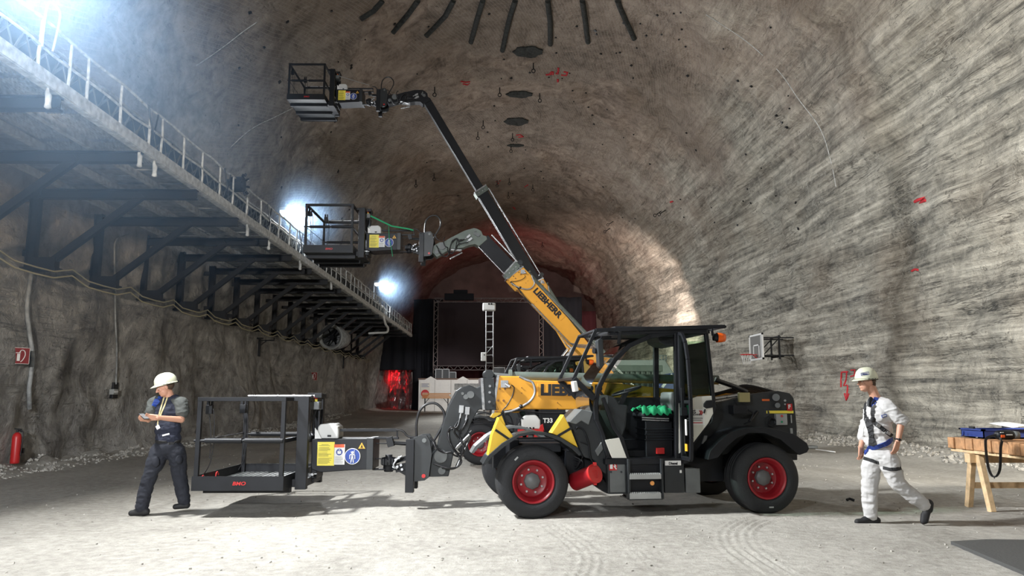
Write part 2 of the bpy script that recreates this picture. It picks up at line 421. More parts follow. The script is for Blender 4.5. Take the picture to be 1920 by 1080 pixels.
def hit(px, py, off=.0):
    d = ray(px, py); p, n, i, q = BV.ray_cast(CAM, d)
    if n.dot(d) > 0: n = -n
    return p + n * off, n
def hitfrom(o, d):
    p, n, i, q = BV.ray_cast(Vector(o), Vector(d).normalized()); return p
mb = MB(); mb.box((-12, 78.2, -1), (14, 78.6, 19)); o = obj('wall_back', mb, mat('end_rock', (.2, .17, .15), .9, bump=.8, bscale=1.5, var=.3, vscale=.6)); o['kind'] = 'structure'
mb = MB(); mb.box((-12, -11.4, -1), (14, -11.2, 19)); o = obj('wall_rear', mb, MATS['end_rock']); o['kind'] = 'structure'

# ================================================================== floor
gx = np.r_[np.arange(-11.2, -6, .18), np.arange(-6, 8.2, .032), np.arange(8.2, 13, .12)]
gy = np.r_[np.arange(-11, 5.4, .6), np.arange(5.4, 11.5, .032), np.arange(11.5, 30, .14), np.arange(30, 79, .5)]
GX, GY = np.meshgrid(gx, gy)
H = .012 * fbm(GX * .6, GY * .6, 0 * GX, 4, 60) + .004 * fbm(GX * 5, GY * 5, 0 * GX, 3, 70)
H += .5 * sstep(25, 58, GY)
bl = sstep(-8.6, -10.0, GX); br = sstep(9.4, 11.8, GX)
H += bl * (.12 + .12 * fbm(GX * 2, GY * 1.3, 0 * GX, 4, 80)) + br * (.16 + .14 * fbm(GX * 1.6, GY * 1.2, 0 * GX, 4, 90))
def track(pts, width, ribs, amp):
    global H
    P = np.array([[p.x, p.y] for p in smoothpath([atG(a, b) for a, b in pts], 10)])
    sel = (np.abs(GX - P[:, 0].mean()) < 3) & (GY > 4.5) & (GY < 11.4)
    gxs = GX[sel]; gys = GY[sel]; best = np.full(gxs.shape, 9.0); sd = np.zeros(gxs.shape)
    for a, b in zip(P[:-1], P[1:]):
        d = b - a; L2 = (d ** 2).sum() + 1e-9
        t = np.clip(((gxs - a[0]) * d[0] + (gys - a[1]) * d[1]) / L2, 0, 1)
        qx = gxs - a[0] - t * d[0]; qy = gys - a[1] - t * d[1]; ds = np.hypot(qx, qy)
        sg = np.sign(qx * d[1] - qy * d[0]); m_ = ds < best; best[m_] = ds[m_]; sd[m_] = (ds * sg)[m_]
    mask = (best < width / 2) * (.55 + .45 * vnoise(gxs * 3, gys * 3, 0 * gxs, 5))
    H[sel] += amp * mask * np.cos(sd / width * ribs * 2 * PI)
track([(1035, 985), (1062, 1002), (1098, 1030), (1106, 1055), (1090, 1090)], .34, 4, .017)
track([(1560, 962), (1440, 972), (1385, 990), (1382, 1020), (1420, 1052), (1490, 1090)], .46, 5, .017)
track([(1130, 1012), (1190, 1030), (1240, 1075)], .3, 4, .009)
nx, ny = len(gx), len(gy)
vs = np.stack([GX, GY, H], -1).reshape(-1, 3)
a = (np.arange(ny - 1)[:, None] * nx + np.arange(nx - 1)[None]).ravel(); f = np.stack([a, a + 1, a + nx + 1, a + nx], 1)
me = bpy.data.meshes.new('floor'); me.vertices.add(len(vs)); me.vertices.foreach_set('co', vs.ravel())
me.loops.add(f.size); me.loops.foreach_set('vertex_index', f.ravel()); me.polygons.add(len(f)); me.polygons.foreach_set('loop_start', np.arange(len(f)) * 4)
me.polygons.foreach_set('use_smooth', np.ones(len(f), bool)); me.update(calc_edges=True)
def floor_mat():
    m = bpy.data.materials.new('limestone_dust'); m.use_nodes = True; nt = m.node_tree; N = nt.nodes; L = nt.links
    b = N['Principled BSDF']; b.inputs['Roughness'].default_value = .8
    tc = N.new('ShaderNodeTexCoord')
    def noi(s, d, sc=(1, 1, 1), dist=0.0):
        k = N.new('ShaderNodeMapping'); k.inputs['Scale'].default_value = sc; L.new(tc.outputs['Object'], k.inputs[0])
        n = N.new('ShaderNodeTexNoise'); n.inputs['Scale'].default_value = s; n.inputs['Detail'].default_value = d; n.inputs['Roughness'].default_value = .65; n.inputs['Distortion'].default_value = dist
        L.new(k.outputs[0], n.inputs['Vector']); return n.outputs['Fac']
    n1 = noi(.5, 6, (1, .6, 1), .5); n2 = noi(9, 8); n3 = noi(55, 4)
    ad = N.new('ShaderNodeMath'); ad.operation = 'MULTIPLY_ADD'; L.new(n2, ad.inputs[0]); ad.inputs[1].default_value = .5
    ml = N.new('ShaderNodeMath'); ml.operation = 'MULTIPLY'; L.new(n1, ml.inputs[0]); ml.inputs[1].default_value = .5; L.new(ml.outputs[0], ad.inputs[2])
    r = N.new('ShaderNodeValToRGB'); e = r.color_ramp.elements; e[0].position = .38; e[0].color = (.25, .235, .205, 1); e[1].position = .6; e[1].color = (.45, .43, .385, 1)
    L.new(ad.outputs[0], r.inputs[0])
    sp = N.new('ShaderNodeValToRGB'); e = sp.color_ramp.elements; e[0].position = .3; e[0].color = (.55, .55, .55, 1); e[1].position = .42; e[1].color = (1, 1, 1, 1); L.new(n3, sp.inputs[0])
    mx = N.new('ShaderNodeMix'); mx.data_type = 'RGBA'; mx.blend_type = 'MULTIPLY'; mx.inputs[0].default_value = 1; L.new(r.outputs[0], mx.inputs[6]); L.new(sp.outputs[0], mx.inputs[7])
    L.new(mx.outputs[2], b.inputs['Base Color'])
    hh = N.new('ShaderNodeMath'); hh.operation = 'MULTIPLY_ADD'; L.new(n3, hh.inputs[0]); hh.inputs[1].default_value = .35; L.new(n2, hh.inputs[2])
    bp = N.new('ShaderNodeBump'); bp.inputs['Strength'].default_value = .8; bp.inputs['Distance'].default_value = .022; L.new(hh.outputs[0], bp.inputs['Height']); L.new(bp.outputs[0], b.inputs['Normal'])
    return m
FM = floor_mat(); fl = obj('floor', me, FM); fl['kind'] = 'structure'
def fz(x, y):
    i = min(max(np.searchsorted(gx, x), 0), nx - 1); j = min(max(np.searchsorted(gy, y), 0), ny - 1); return float(H[j, i])

# ================================================================== rubble at the foot of the walls
def rubble(name, label, xr, yr, n, s0, s1, seed):
    rr = random.Random(seed); mb = MB()
    for i in range(n):
        x = rr.uniform(*xr); y = yr[0] + (yr[1] - yr[0]) * rr.random() ** 1.5; s = rr.uniform(s0, s1) * rr.random() ** .6 + .015
        Rm = Matrix.Rotation(rr.uniform(0, 6.3), 3, Vector((rr.uniform(-1, 1), rr.uniform(-1, 1), rr.uniform(-1, 1) + .01)).normalized()); cc = Vector((x, y, fz(x, y) + s * .15)); vs = []
        for i_ in (-1, 1):
            for j_ in (-1, 1):
                for k_ in (-1, 1): vs.append(cc + Rm @ Vector((i_ * s * rr.uniform(.35, .8), j_ * s * rr.uniform(.3, .65), k_ * s * rr.uniform(.25, .5))))
        mb.add(vs, [(0, 1, 3, 2), (4, 6, 7, 5), (0, 4, 5, 1), (2, 3, 7, 6), (0, 2, 6, 4), (1, 5, 7, 3)])
    o = obj(name, mb, M['rubble']); tag(o, label, 'rubble', kind='stuff')
rubble('rubble', 'pale crumbled stones along the foot of the grey wall under the walkway', (-9.9, -9.1), (9, 48), 2600, .015, .06, 1)
rubble('rubble', 'heap of pale stones and dust at the foot of the striped wall behind the timber workbench', (10.2, 11.4), (8, 34), 1700, .02, .08, 2)
rubble('gravel', 'small loose grit scattered over the pale dusty floor', (-7, 8.6), (5.6, 22), 800, .001, .005, 3)

# ================================================================== catwalk with railings
cw = thing('steel_catwalk', 'long salt-crusted steel walkway with railings along the left rock wall', 'walkway', (-6.5, 10, 5.9))
def cp(name, mb, m, **k):
    o = obj(name, mb, m, cw, **k); o.matrix_parent_inverse = Matrix.Translation((6.5, -10, -5.9)); return o
XE = -6.5; Y0c, Y1c = 3.0, 56.0
mb = MB(); mb.bar((XE, Y0c, 6.02), (XE, Y1c, 6.02), .07, .2); mb.bar((XE - .05, Y0c, 6.11), (XE - .05, Y1c, 6.11), .12, .02); mb.bar((XE - .05, Y0c, 5.92), (XE - .05, Y1c, 5.92), .12, .02)
cp('edge_beam', mb, M['duststeel'])
def wob(y, k): return .012 * math.sin(y * 3.1 + k) + .008 * math.sin(y * 7.7 + k * 2)
yy = [Y0c + i * .5 for i in range(int((Y1c - Y0c) / .5) + 1)]
cp('top_rail', MB().tube([(XE + wob(y, 0), y, 6.82 + wob(y, 1)) for y in yy], .024, 8), M['duststeel'])
cp('middle_rail', MB().tube([(XE + wob(y, 2), y, 6.43 + wob(y, 3)) for y in yy], .022, 8), M['duststeel'])
cp('rear_rail', MB().tube([(XE - 1.25 + wob(y, 4), y, 6.72 + wob(y, 5)) for y in yy], .022, 8), M['dusty'])
py_ = [4.2, 5.4, 6.6, 7.8, 9.0, 10.2, 10.95, 11.45, 12.5, 13.6, 14.1, 15.1, 16.1]
while py_[-1] < 55: py_.append(py_[-1] + random.choice((.85, 1.05, 1.15)))
for i, y in enumerate(py_):
    j = [(XE + random.uniform(-.01, .01), y, z) for z in (5.95, 6.1, 6.3, 6.5, 6.82)]
    cp('post', MB().tube(j, [.026, .024, .02 + random.random() * .01, .024, .022], 8), M['duststeel'])
# grab loop standing on the near end
cp('grab_loop', MB().tube(smoothpath([(XE + .03, 10.2, 6.4), (XE + .05, 10.2, 7.02), (XE + .09, 10.32, 7.08), (XE + .09, 10.45, 6.98), (XE + .06, 10.4, 6.42)], 6), .016, 8), M['duststeel'])
# deck: open gratings near the lamp, sheets further on
g = MB()
for y0 in (3.6, 5.0, 6.4, 7.8, 9.2, 10.6, 12.0, 13.4):
    for k in range(27): x = -8.25 + k * .06; g.bar((x, y0, 6.1), (x, y0 + 1.2, 6.1), .006, .035)
    for k in range(12): y = y0 + .05 + k * .1; g.bar((-8.27, y, 6.112), (-6.67, y, 6.112), .008, .01)
cp('open_grating', g, M['duststeel'])
sh = MB(); rr = random.Random(5)
y = 14.6
while y < 56:
    wd = rr.uniform(.75, 1.1)
    for (xa, xb) in ((-9.75, -8.35), (-8.3, -6.6)):
        z = 6.1 + rr.uniform(-.015, .02); sh.box((xa + rr.uniform(0, .08), y, z), (xb, y + wd - .05, z + .012))
        sh.bar((xa, y + wd * .5, z - .02), (xb, y + wd * .5, z - .02), .04, .03)
    y += wd
for y in np.arange(3, 14.5, 1.0): sh.box((-9.75, y, 6.1), (-8.35, y + .95, 6.115))
cp('deck_sheet', sh, M['dusty'])
st = MB()
for x in (-9.4, -8.33, -7.4): st.bar((x, Y0c, 6.0), (x, Y1c, 6.0), .05, .14); st.bar((x, Y0c, 5.935), (x, Y1c, 5.935), .1, .012)
cp('floor_beam', st, M['duststeel'])
for y in (10.5, 13.3, 13.9, 19.2, 21.0, 24.4, 29):
    hg = MB(); hg.tube([(XE - .02, y, 5.95), (XE - .02, y, 5.85), (XE, y, 5.8), (XE, y, 5.68), (XE, y, 5.62), (XE, y, 5.6)], [.015, .03, .045, .04, .05, .02], 8); cp('crusted_hanger', hg, M['duststeel'])

for k, y in enumerate((13.4, 17.3, 20.6, 24.0)):
    cb = MB(); cb.tube(smoothpath([(XE + .04, y, 6.82), (XE + .06, y + .05, 6.6), (XE + .1, y + .1, 6.35), (XE + .02, y + .28, 6.28), (XE, y + .4, 6.5), (XE + .02, y + .45, 6.8)], 6), .018, 6); cp('looped_cable', cb, M['hose'])

# belt conveyor on the deck
bc = thing('belt_conveyor', 'old belt conveyor with zigzag roller frames behind the walkway railing', 'conveyor', (-7.3, 10, 6.12))
def bp_(name, mb, m, **k):
    o = obj(name, mb, m, bc, **k); o.matrix_parent_inverse = Matrix.Translation((7.3, -10, -6.12)); return o
q = MB()
for x, z, r in ((-6.66, 6.62, .03), (-7.5, 6.62, .03), (-6.66, 6.2, .022)): q.tube([(x, y, z + wob(y, x)) for y in yy], r, 8)
bp_('side_rail', q, M['dusty'])
q = MB(); y = 9.0; 
while y < 55:
    q.bar((-6.66, y, 6.2), (-6.66, y + .22, 6.6), .014, .03); q.bar((-6.66, y + .22, 6.6), (-6.66, y + .44, 6.2), .014, .03)
    q.bar((-6.7, y, 6.6), (-6.95, y, 6.4), .03); q.bar((-6.95, y, 6.4), (-7.2, y, 6.4), .03); q.bar((-7.2, y, 6.4), (-7.48, y, 6.6), .03); y += .44
bp_('roller_frame', q, M['grey'])
q = MB(); n0 = len(yy)
vs = []; 
for y in yy:
    for dx, dz in ((-6.72, 6.6), (-6.95, 6.44), (-7.2, 6.44), (-7.47, 6.6)): vs.append((dx + wob(y, 3), y, dz + 2 * wob(y * 1.7, dx)))
q.add(vs, [(i * 4 + j, i * 4 + j + 1, (i + 1) * 4 + j + 1, (i + 1) * 4 + j) for i in range(n0 - 1) for j in range(3)], True)
bp_('belt', q, M['dkgrey'])
q = MB(); q.tube([(-7.9, y, 6.66 + wob(y, 3)) for y in yy], .1, 12)
tag(obj('pipe', q, M['duststeel']), 'thick pale pipe running behind the conveyor on the walkway', 'pipe')
q = MB(); q.cyl((-6.35, 18.3, 6.72), (-6.62, 18.3, 6.72), .2, n=8); q.cyl((-6.62, 18.3, 6.72), (-6.75, 18.3, 6.72), .13, n=10)
for k in range(8): t = k * PI / 4; q.bar((-6.34, 18.3 + .2 * math.cos(t), 6.72 + .2 * math.sin(t)), (-6.3, 18.3 + .28 * math.cos(t), 6.72 + .28 * math.sin(t)), .05)
tag(obj('drive_motor', q, M['black'], bevel=.01), 'black drive motor with toothed wheel hung on the walkway railing', 'motor')

# wall brackets carrying the walkway
yb = [8.4, 11.0, 13.6, 16.2, 18.8, 21.3, 23.8, 26.4, 28.9, 31.4, 33.9, 36.4, 38.9, 41.4, 43.9, 46.4, 48.9, 51.4, 53.9]; yb = [v * .982 for v in yb]
def bracket(y):
    t = thing('wall_bracket', 'black steel triangular bracket bolted to the rock wall under the walkway', 'bracket', (-9.9, y, 4.2), group='brackets under the walkway')
    mb = MB(); 
    for dx in (-.085, .085): mb.box((dx - .012, -.075, 0), (dx + .012, .075, 1.78))
    mb.box((-.085, -.01, 0), (.085, .01, 1.78)); mb.box((-.4, -.05, .25), (-.08, .05, .38)); mb.box((-.4, -.05, 1.45), (-.08, .05, 1.58))
    obj('post', mb, M['black'], t)
    mb = MB(); mb.box((.1, -.09, .0), (.55, .09, .22)); mb.box((-.15, -.14, -.06), (.6, .14, 0)); obj('foot', mb, M['black'], t)
    obj('brace', MB().bar((.42, 0, .12), (2.25, 0, 1.58), .12, .14), M['black'], t)
    mb = MB()
    for z in (1.51, 1.69): mb.box((.09, -.08, z - .012), (3.4, .08, z + .012))
    mb.box((.09, -.008, 1.51), (3.4, .008, 1.69)); obj('arm', mb, M['black'], t)
    return t
b0 = bracket(yb[0])
BL = ['triangular black bracket under the near walkway, mostly beyond the left frame edge', 'black walkway bracket whose arm shows under the bright gratings at the upper left edge', 'black walkway bracket whose level arm crosses the haze at the left edge', 'nearest black walkway bracket seen whole, its foot right above the hanging thick cable', 'black walkway bracket above the thin wall cable, second seen whole from the left', 'third whole black bracket from the left under the walkway', 'fourth whole black bracket from the left under the walkway', 'fifth whole black bracket from the left under the walkway', 'sixth whole black bracket from the left under the walkway', 'seventh whole black bracket from the left under the walkway', 'eighth whole black bracket from the left under the walkway']
b0['label'] = BL[0]
for i_, y in enumerate(yb[1:]):
    c = copy_tree(b0); c.location.y = y; c['label'] = BL[i_ + 1] if i_ + 1 < len(BL) else 'small-looking black bracket in the crowded far row under the walkway end'
    c['group'] = 'brackets under the walkway' if i_ + 1 < len(BL) else 'far brackets under the walkway end'
# swagged cables along the wall
for k, (dz, dr, col) in enumerate(((0, 0, (.42, .38, .24)), (.13, .5, (.36, .33, .22)))):
    pts = []
    for a, b in zip([5.8] + yb, yb):
        for t in (0, .25, .5, .75):
            y = a + (b - a) * t; pts.append((-9.02, y, 4.02 + dz - .16 * math.sin(t * PI) - .02 * math.sin(y * 5 + k)))
    pts.append((-9.02, yb[-1], 4.0 + dz))
    q = MB().tube(pts, .018, 7)
    tag(obj('cable', q, mat('yellowed_cable' + str(k), col, .7)), ['lower yellowed cable swagged along the rock wall beneath the bracket feet', 'upper yellowed cable swagged along the rock wall just over the lower one'][k], 'cable')
# vertical cables on the left wall
for pts, lab, r in (([(55, 505), (50, 545), (47, 580), (50, 620), (56, 665), (54, 700), (50, 730), (51, 765)], 'thick grey cable hanging down the rock wall beside the hose sign', .045),
                 ([(238, 440), (214, 450), (211, 480), (212, 540), (213, 600), (216, 660), (214, 720)], 'thin grey cable running down the wall to the socket box', .022)):
    q = MB().tube(smoothpath([hit(a, b, .05)[0] for a, b in pts], 5), r, 8)
    tag(obj('cable', q, M['dusty']), lab, 'cable')
p, n = hit(212, 732, .06)
t = thing('socket_box', 'dark socket box with pale outlets on the left rock wall', 'socket', p)
obj('backing_board', MB().box((-.1, -.12, -.2), (0, .16, .22)), M['black'], t, .01)
obj('outlet_block', MB().box((-.02, -.28, -.1), (.1, -.04, .04)), M['ltgrey'], t, .01)
q = MB(); [q.cyl((.1, -.24 + .07 * k, -.03), (.115, -.24 + .07 * k, -.03), .025, n=10) for k in range(3)]; obj('outlet_cover', q, M['white'], t)

# ================================================================== signs on the left wall
def wall_frame(px, py, off):
    p, n = hit(px, py, off); n.z = 0; n.normalize(); return p, math.atan2(n.x, -n.y)
def hose_sign(px, py, s, lab):
    p, rz = wall_frame(px, py, .07); rz = rz * .55
    t = thing('fire_sign', lab, 'sign', p, rz)
    obj('plate', MB().box((-s / 2, 0, -s / 2), (s / 2, .012, s / 2)), mat('sign_red', (.22, .02, .02), .6), t)
    w_ = M['white']; q = MB(); e = s * .5; b = s * .02
    for a, c in (((-e, -e), (e, -e + b)), ((-e, e - b), (e, e)), ((-e, -e), (-e + b, e)), ((e - b, -e), (e, e))): q.box((a[0], -.004, a[1]), (c[0], 0, c[1]))
    obj('border', q, w_, t)
    q = MB(); q.box((-s * .22, -.006, -s * .32), (-s * .05, -.001, s * .12)); q.box((-s * .3, -.006, s * .16), (-s * .02, -.001, s * .2)); 
    q.tube(smoothpath([(-s * .1, -.004, s * .15), (0, -.004, s * .34), (s * .18, -.004, s * .3), (s * .24, -.004, s * .05), (s * .12, -.004, -s * .25), (s * .0, -.004, -s * .38)], 6), s * .028, 6)
    obj('symbol', q, w_, t)
hose_sign(32, 667, .33, 'dark red fire equipment sign with white extinguisher symbol beside the thick cable')
hose_sign(586, 706, .45, 'small dark red fire sign far along the left rock wall')
p, n = hit(14, 862, .16)
t = thing('fire_extinguisher', 'red fire extinguisher standing at the foot of the left wall', 'extinguisher', (p.x + .05, p.y - .1, fz(p.x, p.y) + .13))
obj('tank', MB().lathe([(0, 0), (.08, 0), (.085, .03), (.085, .52), (.07, .58), (.03, .62), (0, .62)], (0, 0, 0), 'z', 20), M['redp'], t)
q = MB(); q.cyl((0, 0, .62), (0, 0, .67), .022, n=10); q.bar((-.06, 0, .69), (.08, 0, .68), .03, .02); q.bar((-.02, 0, .66), (.09, 0, .64), .025, .015); obj('valve', q, M['black'], t)
obj('hose', MB().tube(smoothpath([(.02, 0, .66), (.11, 0, .62), (.12, 0, .4), (.1, 0, .15)], 6), .012, 6), M['hose'], t)
obj('bracket', MB().box((-.1, .07, .2), (.1, .12, .3)), M['black'], t)
# small T-shaped signposts on the wall
for px, py, s, lab in ((480, 652, 1.0, 'black T-shaped arm mount on the left wall above the grey work cage'), (640, 677, 1.25, 'farther black T-shaped arm mount on the left wall, below the round fan')):
    p, n = hit(px, py, .15)
    t = thing('arm_mount', lab, 'mount', p)
    obj('plate', MB().box((-.05, -.07 * s, -.38 * s), (.03, .07 * s, .4 * s)), M['black'], t)
    q = MB(); q.bar((.05, -.05, .3 * s), (.62 * s, -.05, .3 * s), .05); q.bar((0, -.05, .05), (.32 * s, -.05, .3 * s), .035); q.bar((.62 * s, -.05, .28 * s), (.62 * s, -.05, .42 * s), .03); q.box((-.25 * s, -.12, .36 * s), (.12, .1, .42 * s))
    obj('arm', q, M['black'], t)
# round blower hanging among the far brackets
p = atX(620, 632, -8.9)
t = thing('duct_fan', 'round ventilation fan on the wall among the far brackets', 'fan', p, R(-12))
obj('housing', MB().lathe([(.55, 0), (.62, 0), (.62, .7), (.45, 1.6), (.0, 1.6)], (0, 0, 0), 'y', 28), M['dusty'], t)
obj('bezel', MB().lathe([(.62, -.04), (.68, -.02), (.66, .06), (.52, .1), (.5, .02), (.62, -.04)], (0, 0, 0), 'y', 28), M['ltgrey'], t)
q = MB(); q.cyl((0, .12, 0), (0, .3, 0), .14, n=16); [q.bar((0, .2, 0), (.5 * math.cos(k * PI / 3), .2, .5 * math.sin(k * PI / 3)), .12, .02) for k in range(6)]; obj('blade', q, M['black'], t)
# tube hanging under the far walkway
p = atY(708, 624, 42)
t = thing('hanging_tube', 'white tube hanging level under the far end of the walkway', 'tube', p)
q = MB().tube(smoothpath([(-.5, 0, -.03), (0, 0, 0), (.45, 0, .02), (.56, 0, .12), (.55, 0, .3), (.42, 0, .5), (.3, 0, .95)], 6), .06, 10); obj('pipe', q, M['white'], t)

# ================================================================== flood lamps
def flood(lx, ly, lz, lab):
    t = thing('flood_lamp', lab, 'lamp', (lx, ly, lz))
    tilt = Matrix.Rotation(R(-8), 4, 'X')
    o = obj('housing', MB().box((-.42, -.22, .02), (.42, .22, .16)), M['ltgrey'], t, .03)
    o2 = obj('lens', MB().box((-.39, -.19, -.045), (.39, .19, .018)), mat('lamp_glow', (1, 1, 1), .4, emit=(.86, .93, 1), es=34), t)
    o.matrix_basis = tilt; o2.matrix_basis = tilt
    q = MB(); q.tube([(-.3, .2, .1), (-.5, .3, .05), (-.5, .3, 6.1 - lz)], .025, 8); obj('pole', q, M['dusty'], t)
flood(*LAMPS[0][:3], 'bright flood lamp on the walkway railing behind the camera')
flood(*LAMPS[1][:3], 'bright flood lamp on the near walkway railing above the frame')
flood(*LAMPS[2][:3], 'glaring flood lamp on the walkway beside the middle lifted cage')
flood(*LAMPS[3][:3], 'smaller-looking farther flood lamp on the walkway, right of the middle lifted cage')

# ================================================================== haze round the lamps
def haze(name, lab, c, r, dens):
    o = obj(name, MB().sph((0, 0, 0), 1.0, 24, 16), None); o.location = c; o.scale = r; m = bpy.data.materials.new('haze'); m.use_nodes = True; nt = m.node_tree; nt.nodes.clear()
    ou = nt.nodes.new('ShaderNodeOutputMaterial'); v = nt.nodes.new('ShaderNodeVolumeScatter'); v.inputs['Color'].default_value = (.45, .68, 1, 1); v.inputs['Density'].default_value = dens
    v.inputs['Anisotropy'].default_value = .3; tc = nt.nodes.new('ShaderNodeTexCoord'); g_ = nt.nodes.new('ShaderNodeTexGradient'); g_.gradient_type = 'QUADRATIC_SPHERE'; nt.links.new(tc.outputs['Object'], g_.inputs[0])
    mm = nt.nodes.new('ShaderNodeMath'); mm.operation = 'MULTIPLY'; mm.inputs[1].default_value = dens; nt.links.new(g_.outputs[1], mm.inputs[0]); nt.links.new(mm.outputs[0], v.inputs['Density'])
    nt.links.new(v.outputs[0], ou.inputs['Volume']); o.data.materials.append(m)
    tag(o, lab, 'haze', kind='stuff')
haze('haze', 'bluish dust haze hanging round the nearest walkway lamp', (-8.6, 11.8, 6.0), (5.8, 7.6, 5.2), .26)
haze('haze', 'small bluish glow of dust around the middle walkway lamp', tuple(_l2), (2.2, 3, 2.4), .055)
haze('haze', 'small glow of dust around the far walkway lamp', tuple(_l3), (2.6, 3, 2.6), .05)

# ================================================================== marks, bolts and patches on the rock
def paint(parent, strokes, r, name='paint_mark'):
    q = MB()
    for s in strokes:
        pts = [hit(a, b, 0)[0] for a, b in s]; q.tube(pts, r, 6)
    obj(name, q, M['paintred'], parent)
paint(wr, [[(1578, 698), (1577, 712), (1577, 726)], [(1578, 698), (1590, 697)], [(1588, 697), (1587, 710), (1582, 724), (1588, 722)], [(1596, 694), (1603, 693), (1602, 705)], [(1595, 706), (1602, 704)]], .028)
paint(wr, [[(1590, 722), (1589, 735), (1587, 750)], [(1584, 738), (1587, 750), (1592, 738)]], .035)
paint(wr, [[(1716, 378), (1722, 375), (1734, 371), (1726, 380), (1736, 375)]], .05)
paint(wr, [[(1710, 508), (1716, 505), (1722, 506)]], .035)
paint(wc, [[(1024, 140), (1032, 139)], [(1035, 134), (1031, 138), (1037, 139), (1037, 134)], [(1042, 137), (1046, 138), (1046, 134)], [(1047, 127), (1047, 133)], [(1052, 140), (1062, 141), (1064, 135), (1057, 134)], [(1046, 148), (1046, 153)]], .05)
paint(wc, [[(864, 152), (872, 154), (881, 153)], [(868, 157), (876, 159), (880, 156)]], .04)
paint(wc, [[(968, 253), (975, 252), (981, 256), (972, 257)]], .05)
paint(wc, [[(930, 340), (938, 338), (934, 344)], [(984, 350), (990, 346)], [(1257, 379), (1262, 377)], [(962, 388), (966, 392)]], .05)
BOLTS = [(815, 163, 0), (937, 164, 0), (906, 226, 0), (780, 337, 0), (814, 325, 0), (896, 247, 0), (961, 250, 0), (958, 272, 0), (955, 334, 0), (1248, 394, 1), (1240, 396, 1), (1150, 415, 1), (1144, 428, 1), (999, 346, 0), (932, 338, 0), (953, 360, 0), (1017, 454, 0), (989, 402, 0), (1000, 118, 0), (1012, 175, 0)]
for i, (px, py, tilt) in enumerate(BOLTS):
    p, n = hit(px, py, 0); L = .42 if py < 250 else .5
    sc = (p.y / 28)
    t = thing('anchor_bolt', 'black rock anchor bolt with an eye ring hanging from the vault', 'bolt', p, group='eye bolts in the vault')
    d = Vector((-.3, 0, -.2)) if tilt else Vector((0, 0, -.3))
    obj('rod', MB().cyl(-d * .3, d, .028, n=6), M['black'], t)
    e = d * 1.3; q = MB(); ring = [e + Vector((.08 * math.cos(k * PI / 5), 0, .09 * math.sin(k * PI / 5))) for k in range(11)]; q.tube(ring, .022, 6, False); obj('eye', q, M['black'], t)
BT = ['eye bolt just left of the hose loop of the topmost cage', 'lone eye bolt above the upper end of the long black boom, left of the middle drain patch', 'eye bolt right of the long black boom, left of the third drain patch', 'left of the pair of eye bolts left of the long black boom', 'right of the pair of eye bolts left of the long black boom', 'eye bolt below the one left of the third drain patch', 'eye bolt directly under the third drain patch', 'eye bolt above the faintest, lowest drain patch', 'eye bolt in the middle of the vault below the lowest drain patch', 'upper of the two tilted eye bolts highest on the right of the vault', 'lower of the two tilted eye bolts highest on the right of the vault', 'upper of the two tilted eye bolts lower on the right of the vault', 'lower of the two tilted eye bolts lower on the right of the vault', 'eye bolt right of the small red mark near the vault centre', 'eye bolt nearest the upper joint of the long black boom', 'eye bolt just under the one in the middle of the vault', 'eye bolt lowest and farthest right of the upright ones', 'eye bolt half-way down the dark far part of the vault', 'short eye bolt under the largest drain patch', 'short eye bolt beside the second drain patch']
for t_, l_ in zip([o for o in C.objects if o.name.startswith('anchor_bolt')], BT): t_['label'] = 'black ' + l_.replace(', left of the middle drain patch', ''); del t_['group']
rr = random.Random(11); q = MB()
for i in range(130):
    px = rr.uniform(430, 1500); py = rr.uniform(15, 430)
    if py > 60 + abs(px - 950) * 0 + 380: continue
    p, n = hit(px, py, .0); s = rr.uniform(.03, .075)
    if p.y > 60: continue
    a = n.cross(Vector((0, 1, .1))).normalized(); b = n.cross(a)
    q.add([p + n * .04 + a * s + b * s * .3, p + n * .04 - a * s * .4 + b * s, p + n * .04 - a * s - b * s * .4, p + n * .04 + a * s * .5 - b * s, p - n * .1], [(0, 1, 2, 3), (0, 4, 1), (1, 4, 2), (2, 4, 3), (3, 4, 0)])
o = obj('bolt_plate', q, M['black'], wc); o['kind'] = 'stuff'
def patch(poly, m, parent, name, off=.06, th=.05):
    P = []; N_ = []
    for a, b in poly: p, n = hit(a, b, off); P.append(p); N_.append(n)
    k = len(P); c = sum(P, Vector()) / k
    q = MB(); q.add(P + [p - n * th * 4 for p, n in zip(P, N_)] + [c], [(i, (i + 1) % k, 2 * k) for i in range(k)] + [(i, i + k, (i + 1) % k + k, (i + 1) % k) for i in range(k)])
    return obj(name, q, m, parent)
netm = mat('net_patch', (.03, .032, .03), .9, bump=1, bscale=12, var=.7, vscale=9)
def oval(cx, cy, rx, ry, k=18, sk=0): return [(cx + rx * math.cos(2 * PI * i / k) * (1 + .1 * math.sin(i * 2.3)), cy + ry * math.sin(2 * PI * i / k) * (1 + .12 * math.cos(i * 1.7)) + sk * math.cos(2 * PI * i / k)) for i in range(k)]
patch(oval(990, 96, 27, 10), netm, wc, 'drain_patch'); patch(oval(974, 176, 24, 6), netm, wc, 'drain_patch'); patch(oval(968, 227, 22, 7), netm, wc, 'drain_patch'); patch(oval(967, 272, 15, 2.5), netm, wc, 'drain_patch')
